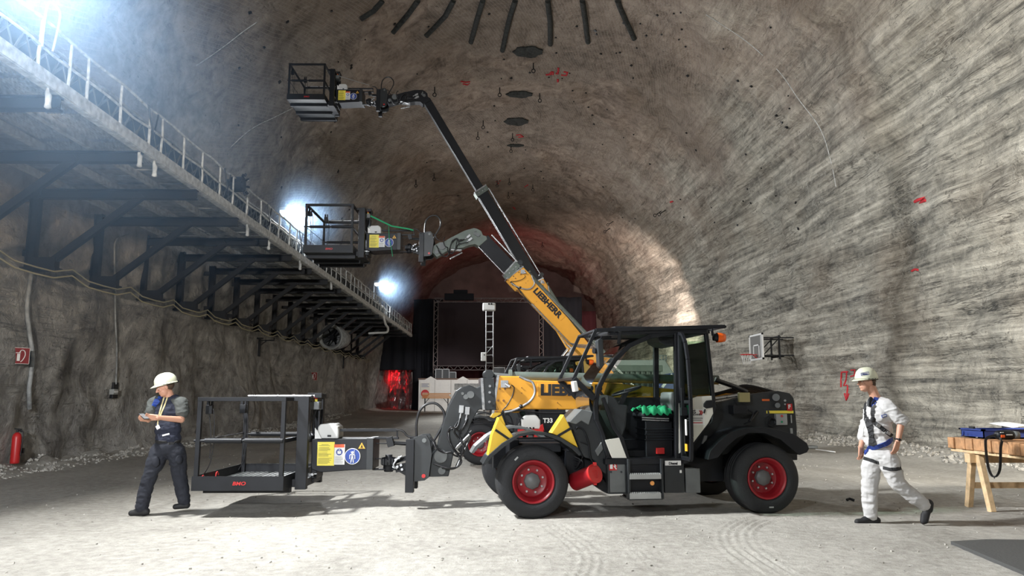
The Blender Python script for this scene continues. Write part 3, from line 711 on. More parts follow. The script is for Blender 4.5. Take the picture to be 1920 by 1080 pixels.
for pts in ([(716, 0), (700, 18), (675, 34)], [(783, 0), (765, 25), (735, 60)], [(850, 0), (835, 28), (798, 66)], [(905, 0), (893, 40), (883, 78)], [(966, 0), (955, 35), (942, 94)], [(1027, 0), (1032, 40), (1032, 82)], [(1092, 0), (1098, 40), (1103, 78)], [(1158, 0), (1170, 30), (1190, 72)]):
    P = []
    for (a, b), (c, d) in zip(pts[:-1], pts[1:]):
        for t in (0, .25, .5, .75): P.append(hit(a + (c - a) * t, b + (d - b) * t, .03)[0])
    P.append(hit(*pts[-1], .03)[0])
    mbq = MB(); mbq.tube(P, .11, 8); obj('drain_strip', mbq, netm, wc)
# seams of the wire netting
for pts, nm in (([(365, 122), (390, 106), (428, 78), (455, 57), (480, 40)], 0), ([(1325, 25), (1400, 75), (1460, 130), (1500, 185), (1540, 240), (1560, 300), (1570, 350)], 0), ([(430, 275), (470, 240), (520, 215), (570, 190)], 0)):
    obj('net_seam', MB().tube(smoothpath([hit(a, b, .05)[0] for a, b in pts], 6), .015, 5), M['duststeel'], wc)
# ================================================================== telehandlers
HD = R(6.5)
def mframe(o, hd=HD):
    ux = Vector((math.cos(hd), math.sin(hd), 0)); uy = Vector((-math.sin(hd), math.cos(hd), 0))
    def ML(px, py, yl=0.0):
        d = ray(px, py); k = ((o + uy * yl - CAM).dot(uy)) / d.dot(uy); p = CAM + d * k - o
        return (p.dot(ux), p.z)
    return ML
O1 = atG(1001, 974); ML1 = mframe(O1)
def q3(px, py, yl=0.0):
    x, z = ML1(px, py, yl); return (x, yl, z)
YB = 1.25
PVX, PVZ = ML1(1455, 748, YB); J1 = ML1(903, 740, YB)
A0 = math.atan2(J1[1] - PVZ, PVX - J1[0]); L1 = math.hypot(J1[1] - PVZ, PVX - J1[0])
WB = ML1(1439, 893, 0)[0]; WR = .452; TW = .38; GA = 2.28

def wheel(parent, x, y, out):
    """out=-1: outer face towards -y"""
    s = -out
    t = obj('tyre', MB().lathe([(.262, s * .03), (.285, 0), (.33, s * -.008), (.405, s * .0), (.44, s * .025), (WR, s * .055), (WR, s * .1), (WR - .012, s * .104), (WR - .012, s * .112), (WR, s * .116), (WR, s * .17), (WR - .012, s * .174), (WR - .012, s * .182), (WR, s * .186), (WR, s * .22), (WR - .012, s * .224), (WR - .012, s * .232), (WR, s * .236), (WR, s * .29), (WR - .012, s * .294), (WR, s * .3), (WR, s * .33), (.43, s * .36), (.4, s * .38), (.27, s * .37)], (x, y, WR), 'y', 56), M['rubber'], parent, fixn=True)
    obj('rim', MB().lathe([(.25, s * .37), (.262, s * .03), (.27, s * .012), (.262, 0), (.25, s * .004), (.236, s * .03), (.215, s * .06), (.208, s * .075), (.205, s * .16), (.19, s * .175), (.1, s * .165), (.0, s * .165)], (x, y, WR), 'y', 48), M['red'], t, fixn=True)
    obj('hub', MB().lathe([(.105, s * .17), (.105, s * .12), (.098, s * .105), (0, s * .1)], (x, y, WR), 'y', 8), M['grey'], t, fixn=True)
    q = MB()
    for k in range(8): a = k * PI / 4 + .3; c = (x + .145 * math.cos(a), y + s * .17, WR + .145 * math.sin(a)); q.cyl(c, (c[0], c[1] - s * .03, c[2]), .014, n=6)
    obj('wheel_nut', q, M['steel'], t)
    return t
def boomxf(a):
    def B(t, s): return (PVX - math.cos(a) * t + math.sin(a) * s, PVZ + math.sin(a) * t + math.cos(a) * s)
    return B
def toTS(px, py, yl=1.08):
    x, z = ML1(px, py, yl); dx = x - PVX; dz = z - PVZ
    return (-math.cos(A0) * dx + math.sin(A0) * dz, math.sin(A0) * dx + math.cos(A0) * dz)

def telehandler(loc, label, joint=None, stage2=False, door_open=True, blend=False):
    t = thing('telehandler', label, 'telehandler', loc, HD, None)
    K, G = M['black'], M['dkgrey']
    P = lambda n, mb, m, par=t, **k: obj(n, mb, m, par, **k)
    # ---- wheels
    for x in (0, WB):
        wheel(t, x, 0, -1); wheel(t, x, GA, 1)
    q = MB()
    for x in (0, WB): q.cyl((x, .36, WR), (x, GA - .36, WR), .1, n=16); q.sph((x, GA / 2, WR), (.2, .24, .2)); q.box((x - .1, .36, WR - .09), (x + .1, .5, WR + .09))
    P('axle', q, K)
    q = MB(); q.bar((-.24, -.012, WR + .27), (-.2, -.012, WR + .31), .004, .02); q.bar((WB + .0, -.012, WR - .36), (WB + .06, -.012, WR - .36), .004, .018); P('tyre_mark', q, M['ltgrey'])
    # ---- chassis
    q = MB(); xf = -.42; xr = WB + .3
    q.box((xf, .85, .55), (xr, 1.0, .92)); q.box((xf, 1.5, .55), (xr, 1.65, .92)); q.box((-.2, .5, .78), (.45, .85, .9)); q.box((.5, .42, .38), (WB - .42, 1.0, .8)); q.box((xf + .05, .86, .6), (xf + .3, 1.65, .85))
    q.box((.72, 1.0, .42), (WB - .5, 1.9, .75)); q.box((-.25, .45, .5), (-.12, .85, .95)); q.cyl((.35, .62, .62), (.62, .62, .58), .09); q.cyl((.2, .5, .72), (.5, .55, .55), .05)
    P('chassis', q, K, bevel=.01)
    q = MB(); hx = ML1(1110, 770, 1.5)[0]; q.box((hx + .15, 1.55, .75), (WB - .1, GA - .05, 1.28)); P('engine_hood', q, G, bevel=.05, seg=3)
    q = MB()
    for k in range(9): q.box((hx + .5 + k * .1, GA - .055, .85), (hx + .55 + k * .1, GA - .035, 1.15))
    P('hood_vent', q, K)
    # hydraulic lines by the front axle
    q = MB()
    for k in range(5): q.tube(smoothpath([q3(1060 + 3 * k, 850 + 6 * k, .5), q3(1080, 858 + 5 * k, .4), q3(1092, 866 - 2 * k, .35), q3(1090, 880 - 4 * k, .4), q3(1065, 882 + 2 * k, .5)], 6), .011, 6)
    P('hydraulic_hose', q, M['hose'])
    # ---- side boxes and steps
    def sidebox(n, x0, x1, y0, y1, yl, m, d=.35):
        a = ML1(x0, y0, yl); b = ML1(x1, y1, yl); return P(n, MB().box((a[0], yl, a[1]), (b[0], yl + d, b[1])), m, bevel=.008)
    bx = sidebox('battery_box', 1139, 1176, 862, 926, .1, G); sb = sidebox('box_lid', 1143, 1173, 866, 923, .095, M['grey'], .02); sb.parent = bx
    a = ML1(1142, 866, .09); b = ML1(1157, 882, .09); st = P('fire_sticker', MB().box((a[0], .09, a[1]), (b[0], .094, b[1])), M['redp'], bx)
    e = (b[0] - a[0]); q = MB(); q.box((a[0] + .01, .086, a[1] - .01), (a[0] + e * .45, .0905, b[1] + .02)); q.bar((a[0] + e * .6, .088, a[1] - .015), (a[0] + e * .85, .088, a[1] - .06), .012); q.bar((a[0] + e * .6, .088, a[1] - .05), (a[0] + e * .9, .088, b[1] + .015), .014); P('sticker_symbol', q, M['white'], bx)
    q = MB(); [q.cyl(q3(x, 885, .1), q3(x, 885, .08), .014, n=12) for x in (1145.5, 1165)]; P('box_latch', q, K, bx)
    stp = sidebox('step_frame', 1178, 1244, 861, 933, .12, K, .3)
    q = MB(); a = ML1(1179, 861, .03); b = ML1(1243, 935, .03)
    for x in (a[0], b[0]): q.box((x - .012, .02, a[1]), (x + .012, .14, b[1]))
    q.box((a[0], .02, b[1] - .01), (b[0], .4, b[1] + .008)); P('step_side', q, G, stp)
    for y0, y1 in ((890, 898), (926, 935)):
        a = ML1(1181, y0, .01); b = ML1(1240, y1, .01); q = MB(); q.box((a[0], .01, b[1]), (b[0], .03, a[1])); q.box((a[0], .03, a[1] - .02), (b[0], .2, a[1] - .008))
        n = 16
        for k in range(n):
            x = a[0] + (b[0] - a[0]) * (k + .5) / n; q.add([(x - .008, .012, a[1]), (x + .008, .012, a[1]), (x, .012, a[1] + .016), (x - .008, .03, a[1]), (x + .008, .03, a[1]), (x, .03, a[1] + .016)], [(0, 1, 2), (3, 5, 4), (0, 2, 5, 3), (1, 4, 5, 2)])
            for r in (1, 2, 3): q.box((x - .005, .03 + r * .04, a[1] - .01), (x + .005, .045 + r * .04, a[1] + .012))
        P('step', q, M['ltgrey'], stp)
    P('reflector', MB().cyl(q3(1223, 906, .12), q3(1223, 906, .1), .028, n=20), M['orangef'], stp)
    dt = sidebox('diesel_tank', 1245, 1284, 862, 924, .08, G, .45)
    a = ML1(1247, 864, .07); b = ML1(1277, 872.5, .07); P('label_plate', MB().box((a[0], .07, b[1]), (b[0], .078, a[1])), M['white'], dt)
    text('lettering', 'Diesel', .047, K, dt, ((a[0] + b[0]) / 2, .067, b[1] + .011), bold=.0015, align='CENTER')
    q = MB(); c = q3(1276, 884, .08); q.box((c[0] - .012, .07, c[2] - .018), (c[0] + .012, .08, c[2] + .018)); P('tank_latch', q, M['white'], dt)
    rb = sidebox('tool_box', 1285, 1314, 878, 924, .12, M['grey'], .4)
    # sill
    a = ML1(1134, 861, .1); b = ML1(1290, 866, .1); P('cab_sill', MB().box((a[0], .08, b[1] - .02), (b[0], 1.1, a[1])), K)
    # ---- front body cowl left of the cab
    q = MB(); poly = [ML1(*p, .2) for p in ((1067, 791), (1090, 768), (1112, 772), (1119, 790), (1131, 816), (1141, 862), (1139, 892), (1124, 880), (1112, 862), (1096, 858), (1086, 841))]
    q.prism(poly, .2, .95); P('front_cowl', q, G, bevel=.02)
    q = MB(); poly = [ML1(*p, .18) for p in ((1066, 792), (1090, 767), (1112, 772), (1104, 797), (1090, 789), (1080, 796))]; q.prism(poly, .175, .6); P('cowl_cap', q, M['grey'], bevel=.01)
    q = MB(); q.tube(smoothpath([q3(*p, .17) for p in ((1079, 805), (1084, 801), (1095, 808), (1103, 830), (1107, 857), (1112, 868))], 6), .012, 6); q.tube(smoothpath([q3(*p, .17) for p in ((1088, 829), (1098, 832), (1104, 836))], 4), .008, 6); P('cowl_trim', q, K)
    q = MB(); q.prism([ML1(*p, .18) for p in ((1115, 845), (1128, 828), (1131, 842), (1121, 856))], .17, .3); P('lower_cowl', q, M['grey'], bevel=.01)
    # ---- red canister
    c = Vector(q3(1115, 888, .02)); dr = Vector((-.19, .3, -.13))
    q = MB(); q.cyl(c, c + dr, .115, n=32); cn = P('red_canister', q, M['red'], bevel=.006)
    q = MB(); nn = dr.normalized(); q.cyl(c - nn * .012, c + nn * .02, .122, n=32); q.box(c + Vector((-.02, -.03, .1)), c + Vector((.02, 0, .14))); q.box(c + Vector((-.02, -.03, -.14)), c + Vector((.02, 0, -.1))); q.tube([c + Vector(v) for v in ((-.03, -.02, .04), (-.03, -.03, -.05), (.03, -.03, -.05), (.03, -.02, .04), (.0, -.02, .05))], .006, 6); P('canister_lid', q, M['redp'], cn)
    P('canister_bracket', MB().prism([ML1(*p, .2) for p in ((1118, 912), (1130, 898), (1139, 910), (1139, 926))], .2, .5), K, cn)
    # ---- fenders
    op = [(905, 870), (914, 855), (941, 831), (971, 813.6), (998, 808.5), (1026, 811.6), (1053, 821), (1077, 837), (1089, 851)]
    inn = [(1086, 855), (1072, 842), (1050, 827), (1024, 817), (998, 814), (973, 819), (946, 837), (922, 857), (911, 871)]
    q = MB(); q.prism([ML1(*p, 0) for p in op + inn], -.02, .42); P('front_fender', q, G, bevel=.004)
    q = MB(); q.prism([ML1(*p, 0) for p in op + inn], GA - .4, GA + .02); P('front_fender', q, M['grey'], bevel=.004)
    ro = [(1326, 862), (1330, 846), (1345, 829), (1367, 811), (1398, 802), (1432, 801), (1463, 807), (1493, 817), (1512, 831), (1516, 841), (1512, 848), (1498, 853), (1485, 843), (1462, 824), (1432, 812), (1402, 812), (1381, 821), (1361, 838), (1345, 858)]
    q = MB(); q.prism([ML1(*p, 0) for p in ro], -.02, .42); P('rear_fender', q, K, bevel=.015)
    q = MB(); q.prism([ML1(*p, 0) for p in ro], GA - .4, GA + .02); P('rear_fender', q, K, bevel=.015)
    # ---- wheel chocks in their yellow holders, strapped above the front wheel
    for poly, sp in (([(935, 782), (962, 818), (955, 822), (914, 856), (922, 815)], ((929, 806), (955, 824))), ([(1056, 777), (1033, 812), (1048, 818), (1083, 839), (1070, 806)], ((1045, 818), (1072, 802)))):
        ck = P('wheel_chock', MB().prism([ML1(*p, .05) for p in poly], .02, .24), M['yellow2'], bevel=.008)
        P('strap', MB().bar(q3(*sp[0], .012), q3(*sp[1], .012), .012, .03), K, ck)
    # ---- rear frame plates
    rp = [(1337, 757), (1383, 745), (1411, 738), (1454, 733), (1476, 737.5), (1483, 746), (1485, 757), (1489, 800), (1490, 862), (1470, 862), (1440, 815), (1395, 815), (1360, 850), (1300, 872), (1290, 866), (1293, 838), (1308, 815), (1330, 790)]
    q = MB(); q.prism([ML1(*p, .5) for p in rp], .42, .56); q.prism([ML1(*p, .5) for p in rp], 1.72, 1.86); q.box((ML1(1489, 800, .5)[0] - .25, .56, .62), (ML1(1489, 800, .5)[0] - .05, 1.72, 1.15)); fr = P('rear_frame', q, G, bevel=.01)
    q = MB(); q.box((WB - .55, .56, .55), (WB + .25, 1.0, 1.2)); P('counterweight', q, K, bevel=.03)
    for x, y, r in ((1455, 745, .05), (1458, 760, .035)): P('pivot_pin', MB().cyl(q3(x, y, .45), q3(x, y, .36), r, n=20), M['grey'], fr)
    P('round_port', MB().cyl(q3(1434, 774, .45), q3(1434, 774, .415), .06, n=24), K, fr)
    q = MB(); a = q3(1437, 770, .4); b = q3(1488, 775, .4); q.box(a, (b[0], .42, b[2])); P('yellow_strip', q, M['stickery'], fr)
    q = MB(); a = q3(1455, 776, .36); b = q3(1477, 797, .36); q.box(a, (b[0], .42, b[2])); ps = P('switch_panel', q, M['ltgrey'], fr, bevel=.006)
    P('fire_plate', MB().box(q3(1476, 757, .4), (q3(1486, 771, .4)[0], .42, q3(1486, 771, .4)[2])), M['redp'], fr)
    text('lettering', 'F', .075, M['white'], fr, q3(1478, 766, .395), bold=.003)
    P('orange_label', MB().box(q3(1429, 748, .41), (q3(1443, 752, .41)[0], .42, q3(1443, 752, .41)[2])), mat('orange_label', (.6, .12, .02), .5), fr)
    q = MB(); q.cyl(q3(1466, 780, .36), q3(1466, 780, .345), .016, n=14); P('stop_button', q, M['redp'], fr)
    q = MB(); q.cyl(q3(1466, 791, .36), q3(1466, 791, .35), .014, n=14); P('start_button', q, M['green'], fr)
    q = MB(); q.bar(q3(1483, 778, .4), q3(1484, 793, .4), .015, .012); q.cyl(q3(1472, 751, .42), q3(1472, 751, .405), .016, n=12); q.cyl(q3(1472, 758, .42), q3(1472, 758, .405), .012, n=12); q.prism([ML1(*p, .4) for p in ((1316, 832), (1320, 817), (1326, 817), (1322, 832))], .39, .42); q.prism([ML1(*p, .4) for p in ((1482, 803), (1486, 803), (1487, 813), (1483, 813))], .4, .42); P('plate_marking', q, M['ltgrey'], fr)
    q = MB(); q.box(q3(1375, 760, .25), (q3(1402, 776, .25)[0], .42, q3(1402, 776, .25)[2])); q.cyl(q3(1420, 772, .42), q3(1405, 790, .3), .02); q.tube(smoothpath([q3(1402, 768, .3), q3(1412, 775, .28), q3(1405, 790, .3), q3(1395, 795, .35)], 6), .012, 6); q.tube(smoothpath([q3(1376, 750, .35), q3(1380, 765, .3), q3(1374, 780, .34)], 6), .01, 6); q.tube(smoothpath([q3(1440, 795, .38), q3(1445, 783, .36), q3(1455, 790, .38), q3(1450, 800, .38), q3(1440, 797, .38)], 6), .012, 6); P('valve_block', q, K, fr, bevel=.004)
    q = MB(); q.box(q3(1386, 736, .3), (q3(1407, 754, .3)[0], .36, q3(1407, 754, .3)[2])); P('terminal_box', q, mat('clear_cover', (.3, .26, .12), .3), fr, bevel=.005)
    # ---- lines and hoses behind the cab
    q = MB()
    for k in range(6): q.tube(smoothpath([q3(1340, 738 + 3 * k, 1.0 + .08 * k), q3(1370, 730 + 3 * k, 1.0 + .06 * k), q3(1400, 722 + 3 * k, 1.0 + .06 * k), q3(1455, 735 + 2 * k, 1.0 + .05 * k)], 6), .014, 6)
    q.tube(smoothpath([q3(1341, 711, .9), q3(1352, 716, .9), q3(1375, 724, .95), q3(1400, 735, 1.0)], 6), .035, 10); P('rear_hose', q, M['hose'])
    q = MB(); q.cyl(q3(1340, 748, .95), q3(1385, 741, 1.0), .03); q.cyl(q3(1340, 754, .9), q3(1385, 746, .95), .022); P('steel_pipe', q, M['steel'])
    # ---- cab: frame bars both sides
    cab = P('cab_frame', MB(), K) if False else None
    NY, FY = .15, 1.02
    apx = [(1118, 786), (1116, 761), (1121, 730), (1134, 704), (1153, 674), (1180, 648), (1217, 631), (1262, 624)]
    def polybar(q, pts, yl, w, h):
        for a_, b_ in zip(pts[:-1], pts[1:]):
            va = Vector(ML1(a_[0], a_[1], NY) + (0,)); vb = Vector(ML1(b_[0], b_[1], NY) + (0,)); d = (vb - va) * .04
            q.bar((va.x - d.x, yl, va.y - d.y), (vb.x + d.x, yl, vb.y + d.y), w, h)
    q = MB()
    for yl in (NY, FY):
        polybar(q, apx, yl, .06, .06)
        polybar(q, [(1118, 786), (1130, 815), (1141, 862)], yl, .05, .05)
        polybar(q, [(1131, 748), (1151, 803), (1166, 823), (1177, 860)], yl, .045, .05)
        polybar(q, [(1118, 786), (1151, 803)], yl, .04, .03) if False else None
        polybar(q, [(1268, 622), (1270, 862)], yl, .07, .07)
        polybar(q, [(1323, 620), (1331, 690), (1338, 763), (1334, 775)], yl, .05, .06)
        polybar(q, [(1334, 775), (1320, 800), (1294, 836), (1290, 862)], yl, .05, .05)
        polybar(q, [(1141, 861), (1290, 861)], yl, .05, .05)
        polybar(q, [(1147, 625), (1323, 622)], yl, .05, .05)
    for p in ((1153, 674), (1147, 625), (1323, 622), (1338, 763), (1118, 786), (1290, 861), (1141, 861)):
        x, z = ML1(p[0], p[1], NY); q.bar((x, NY, z), (x, FY, z), .05)
    cab = P('cab_frame', q, K, bevel=.008)
    a = ML1(1150, 622, NY); b = ML1(1326, 614, NY); P('cab_roof', MB().box((a[0], NY - .04, a[1] - .02), (b[0], FY + .04, b[1])), K, bevel=.02)
    # headliner vent, seen under the roof
    q = MB(); q.prism([ML1(*p, .4) for p in ((1229, 632), (1262, 632), (1262, 650), (1245, 648), (1234, 642))], .35, .85); P('air_vent', q, G, bevel=.01)
    # roof guard
    q = MB(); r0 = ML1(1115, 620, NY); r1 = ML1(1356, 613, NY)
    for yl in (NY - .06, FY + .06): q.bar((r0[0], yl, r0[1]), (r1[0], yl, r1[1] + .0), .03, .05)
    for k in range(14):
        s = k / 13; x = r0[0] + (r1[0] - r0[0]) * s; z = r0[1] + (r1[1] - r0[1]) * s; q.bar((x, NY - .06, z), (x, FY + .06, z), .03 if 0 < k < 13 else .045, .03)
    fb = ML1(1074, 710, NY)
    for yl in (NY - .06, FY + .06): q.bar((r0[0], yl, r0[1]), (fb[0], yl, fb[1]), .035, .045); c = ML1(1112, 748, NY); q.bar((fb[0], yl, fb[1]), (c[0], yl, c[1]), .05, .07)
    q.bar((fb[0], NY - .06, fb[1]), (fb[0], FY + .06, fb[1]), .05, .04); m_ = ML1(1160, 621, NY); c = ML1(1160, 645, NY)
    q.bar((m_[0], NY - .06, m_[1]), (c[0], NY, c[1]), .04); P('roof_guard', q, K, bevel=.005)
    # windscreen and glass
    q = MB(); ws = [(1141, 861), (1118, 786), (1106, 762), (1108, 728), (1122, 700), (1148, 668), (1176, 645)]
    wl_ = smoothpath([Vector((*ML1(p[0], p[1], NY), 0)) for p in ws[1:]], 5)
    q.add([v for p in wl_ for v in ((p.x, NY + .02, p.y), (p.x, FY - .02, p.y))], [(2 * i, 2 * i + 1, 2 * i + 3, 2 * i + 2) for i in range(len(wl_) - 1)], True)
    P('windscreen', q, M['glass'], cab)
    q = MB(); q.prism([ML1(*p, NY) for p in ((1119, 784), (1133, 818), (1140, 832), (1158, 818), (1150, 800), (1131, 752))], NY, NY + .01); P('quarter_window', q, M['glass'], cab)
    q = MB(); q.prism([ML1(*p, NY) for p in ((1272, 640), (1324, 640), (1335, 738), (1310, 740), (1296, 750), (1272, 750))], NY, NY + .01); P('side_window', q, M['glass'], cab)
    q = MB(); q.prism([ML1(*p, FY) for p in ((1140, 715), (1180, 652), (1217, 636), (1262, 630), (1325, 630), (1336, 740), (1130, 745))], FY, FY + .01); P('far_window', q, M['glass'], cab)
    q = MB(); q.box((ML1(1325, 640, NY)[0], NY, ML1(1325, 640, NY)[1]), (ML1(1325, 640, NY)[0] + .01, FY, ML1(1338, 740, NY)[1])); P('rear_window', q, M['glass'], cab)
    q = MB(); q.prism([ML1(*p, NY - .02) for p in ((1134, 825), (1160, 821), (1174, 858.5), (1147, 858.5))], NY - .045, NY - .02); P('pale_panel', q, M['cream'], cab)
    wp = [(1272, 756), (1294, 748), (1306, 743.5), (1333, 742), (1336, 776), (1335, 771), (1336, 776), (1327, 793), (1294, 836), (1272, 850)]
    wp = [(1272, 756), (1294, 748), (1306, 743.5), (1333, 742), (1336, 775), (1327, 793), (1294, 836), (1272, 850)]
    q = MB(); q.prism([ML1(*p, NY - .02) for p in wp], NY - .04, NY - .01); pn = P('white_panel', q, M['cream'], cab)
    q = MB(); q.prism([ML1(*p, NY) for p in wp], NY + .005, NY + .03); q.prism([ML1(*p, NY) for p in wp], FY, FY + .03); P('inner_panel', q, K, cab)
    a = q3(1288, 767, NY - .045); b = q3(1321, 797, NY - .045); P('advert_plate', MB().box((a[0], a[1], b[2]), (b[0], a[1] + .004, a[2])), M['white'], cab)
    c = q3(1290, 775, NY - .048); text('lettering', 'REIS', .062, K, cab, (c[0] - .02, c[1], c[2]), bold=.0015, ext=.001, sx=1.15); c = q3(1311, 775, NY - .048); text('chevrons', '»', .11, M['redp'], cab, (c[0], c[1], c[2] - .015), bold=.003, ext=.001)
    c = q3(1293, 779, NY - .048); text('lettering', 'MASCHINEN', .03, K, cab, c, bold=.0006, ext=.001)
    q = MB(); [q.box(q3(1294, y, NY - .048), (q3(x2, y + 1.2, NY)[0], NY - .044, q3(x2, y + 1.2, NY)[2])) for y, x2 in ((783.5, 1315), (787, 1313))]; P('fine_print', q, M['grey'], cab)
    q = MB(); q.box(q3(1294, 792, NY - .048), (q3(1315, 793.2, NY)[0], NY - .044, q3(1315, 793.2, NY)[2])); P('web_line', q, M['redp'], cab)
    q = MB(); q.prism([ML1(*p, NY - .06) for p in ((1320, 757), (1325, 751), (1336, 750), (1336, 764), (1325, 766), (1320, 763))], NY - .07, NY); q.bar(q3(1322, 767, .07), q3(1320, 775, .07), .02, .02); P('door_handle', q, K, cab, bevel=.005)
    # interior
    a = ML1(1177, 858, .2); b = ML1(1290, 858, .2)
    q = MB(); q.box((a[0] - .2, NY + .05, a[1] - .06), (b[0], FY, a[1])); q.box((a[0] - .25, FY - .06, a[1]), (b[0] + .1, FY - .02, ML1(1200, 745, FY)[1])); q.box((b[0] - .05, NY, a[1]), (b[0], FY, ML1(1200, 770, FY)[1])); P('cab_tub', q, K, cab)
    q = MB(); q.prism([ML1(*p, .4) for p in ((1135, 740), (1152, 745), (1160, 758), (1176, 760), (1172, 800), (1165, 822), (1150, 800), (1135, 770))], .35, .8); P('dashboard', q, G, cab, bevel=.02)
    q = MB(); c = Vector(q3(1168, 733, .55)); ring = []
    for k in range(25): an = 2 * PI * k / 24; ring.append(c + Vector((.05 + .19 * math.cos(an), .19 * math.sin(an), .06 * math.cos(an))))
    q.tube(ring, .016, 8, False); q.bar(c + Vector((.05, 0, 0)), q3(1155, 775, .55), .06); q.bar(ring[0], ring[12], .03, .015); P('steering_wheel', q, K, cab)
    q = MB(); q.box(q3(1210, 790, .35), (q3(1262, 857, .35)[0], .75, q3(1262, 857, .35)[2])); 
    for k in range(5): q.box((q3(1208 + k % 2 * 3, 800, .35)[0], .33, .93 + k * .035 + .0), (q3(1262, 800, .35)[0], .77, .95 + k * .035))
    P('seat_suspension', q, K, cab, bevel=.01)
    q = MB(); q.box(q3(1203, 772, .35), (q3(1264, 786, .35)[0], .82, q3(1264, 786, .35)[2])); P('seat', q, M['black'], cab, bevel=.045, seg=4)
    q = MB(); q.prism([ML1(*p, .4) for p in ((1256, 736), (1262, 734), (1268, 740), (1270, 775), (1258, 770), (1254, 752))], .38, .8); P('backrest', q, M['grey'], cab, bevel=.03, seg=3)
    q = MB(); q.box(q3(1232, 840, .3), (q3(1246, 851, .3)[0], .4, q3(1246, 851, .3)[2])); P('red_box', q, M['redp'], cab)
    q = MB()
    for y in (785, 789): q.cyl(q3(1204, y - 2, .3), q3(1254, y, .3), .009)
    P('seat_lever', q, M['steel'], cab)
    if door_open:
        q = MB(); vs = []
        for k in range(13):
            u = k / 12; an = u * PI / 2; vs.append((.36 - .34 * math.sin(an) * 1.0, .07 - .08 * math.sin(an)))
        pass
    # green cloth over the seat
    if door_open:
        q = MB(); c0 = Vector(q3(1203, 770, .3)); c1 = Vector(q3(1258, 770, .3)); vs = []; n = 14
        for i in range(n + 1):
            for j in range(7):
                vs.append((c0.x + (c1.x - c0.x) * i / n, .3 + .5 * j / 6, c0.z + .03 * math.sin(i * 1.3 + j) + .02 * math.cos(j * 1.7) + .02))
        for i in range(n + 1):
            vs.append((c0.x + (c1.x - c0.x) * i / n, .27, c0.z - .05 + .02 * math.sin(i * 2)))
        f = [(i * 7 + j, i * 7 + j + 1, (i + 1) * 7 + j + 1, (i + 1) * 7 + j) for i in range(n) for j in range(6)] + [(i * 7, (i + 1) * 7, (n + 1) * 7 + i + 1, (n + 1) * 7 + i) for i in range(n)]
        q.add(vs, f, True); gc = P('green_cloth', q, M['green'], cab); sd = gc.modifiers.new('s', 'SOLIDIFY'); sd.thickness = .006
    # ---- door
    bxx = ML1(1270, 700, NY)[0]; zt = ML1(1268, 626, NY)[1]; zb = ML1(1270, 858, NY)[1]; xd = (bxx, zt, zb)
    zz = [(.0, zt), (.2, zt - .02), (.38, zt - .14), (.5, zt - .36), (.56, zt - .7), (.58, zb + .75), (.56, zb + .28), (.5, zb)]
    out = [(0, zb)] + [(a_, b_) for a_, b_ in zz]
    ct = lambda a_, z: (bxx + .02, NY - .05 - a_ * .6, z) if door_open else (bxx - .02 - a_, NY - .03, z)
    pts = [ct(a_, z) for a_, z in zz]; q = MB()
    loop = pts + [ct(0, zb), ct(0, zt)]
    for a_, b_ in zip(loop[:-1], loop[1:]): q.bar(a_, b_, .045, .045)
    q.bar(ct(0, zb + .72), ct(.57, zb + .72), .05, .04)
    dr_ = P('door', q, K, bevel=.006)
    up_ = [(0, zb + .72)] + [(a_, b_) for a_, b_ in zz[::-1] if b_ >= zb + .72][0:0]
    tp = [(0.0, zb + .74), (.57, zb + .74), (.56, zt - .7), (.5, zt - .36), (.38, zt - .14), (.2, zt - .02), (0, zt)]
    lp = [(0, zb), (.5, zb), (.56, zb + .28), (.57, zb + .70), (0, zb + .70)]
    for nme, pl, mm in (('door_glass', tp, M['glass']), ('door_panel', lp, M['glass'] if door_open else K)):
        if nme == 'door_panel' and not door_open or nme == 'door_glass' or True:
            v = [ct(a_, z) for a_, z in pl]; k = len(v); off = Vector((.012, 0, 0)) if door_open else Vector((0, .012, 0))
            q = MB(); q.add(v + [Vector(p) + off for p in v], [tuple(range(k)), tuple(range(k, 2 * k))[::-1]] + [(i, (i + 1) % k, (i + 1) % k + k, i + k) for i in range(k)])
            P(nme, q, mm, dr_)
    if door_open:
        q = MB(); q.box((bxx + .0, NY - .3, zb + .1), (bxx - .01, NY - .22, zb + .19)); P('yellow_label', q, mat('amber_label', (.8, .4, .03), .5), dr_)
        q = MB(); q.box((bxx + .0, NY - .3, zb + .3), (bxx - .01, NY - .25, zb + .5)); P('white_label', q, M['white'], dr_)
        q = MB(); q.bar((bxx - .05, NY - .3, zb + .62), (bxx - .05, NY - .3, zb + .9), .03); q.box((bxx - .08, NY - .34, zb + .55), (bxx, NY - .26, zb + .65)); P('inner_handle', q, K, dr_)
    else:
        text('lettering', 'T33', .14, M['white'], dr_, (bxx - .52, NY - .07, zb + .2), bold=.005, ext=.001)
    # ---- mirror, lights, beacon
    q = MB(); q.prism([ML1(*p, 0) for p in ((1117, 639), (1122, 635), (1129, 637), (1131, 684), (1126, 692), (1120, 688))], -.06, .06); mr = P('mirror', q, G, bevel=.015, seg=3)
    q = MB(); q.tube([q3(1126, 637, 0), q3(1128, 632, .05), q3(1145, 632, .15)], .014, 8); q.cyl(q3(1113, 658, -.02), q3(1119, 658, 0), .035); P('mirror_arm', q, K, mr)
    q = MB(); q.prism([ML1(*p, .05) for p in ((1073, 715), (1080, 714), (1084, 733), (1076, 735))], .0, .16); P('headlight', q, M['plastic'], bevel=.01)
    q = MB(); q.tube([q3(1335, 616, .2), q3(1336, 628, .2), q3(1344, 632, .2)], .018, 8); q.cyl(q3(1338, 632, .2), q3(1347, 633, .2), .05, n=20); bcn = P('beacon', q, K)
    q = MB(); q.lathe([(0, .12), (.055, .11), (.066, .06), (.066, 0)], q3(1344, 633, .2), 'x', 24); P('beacon_lens', q, M['orange'], bcn)
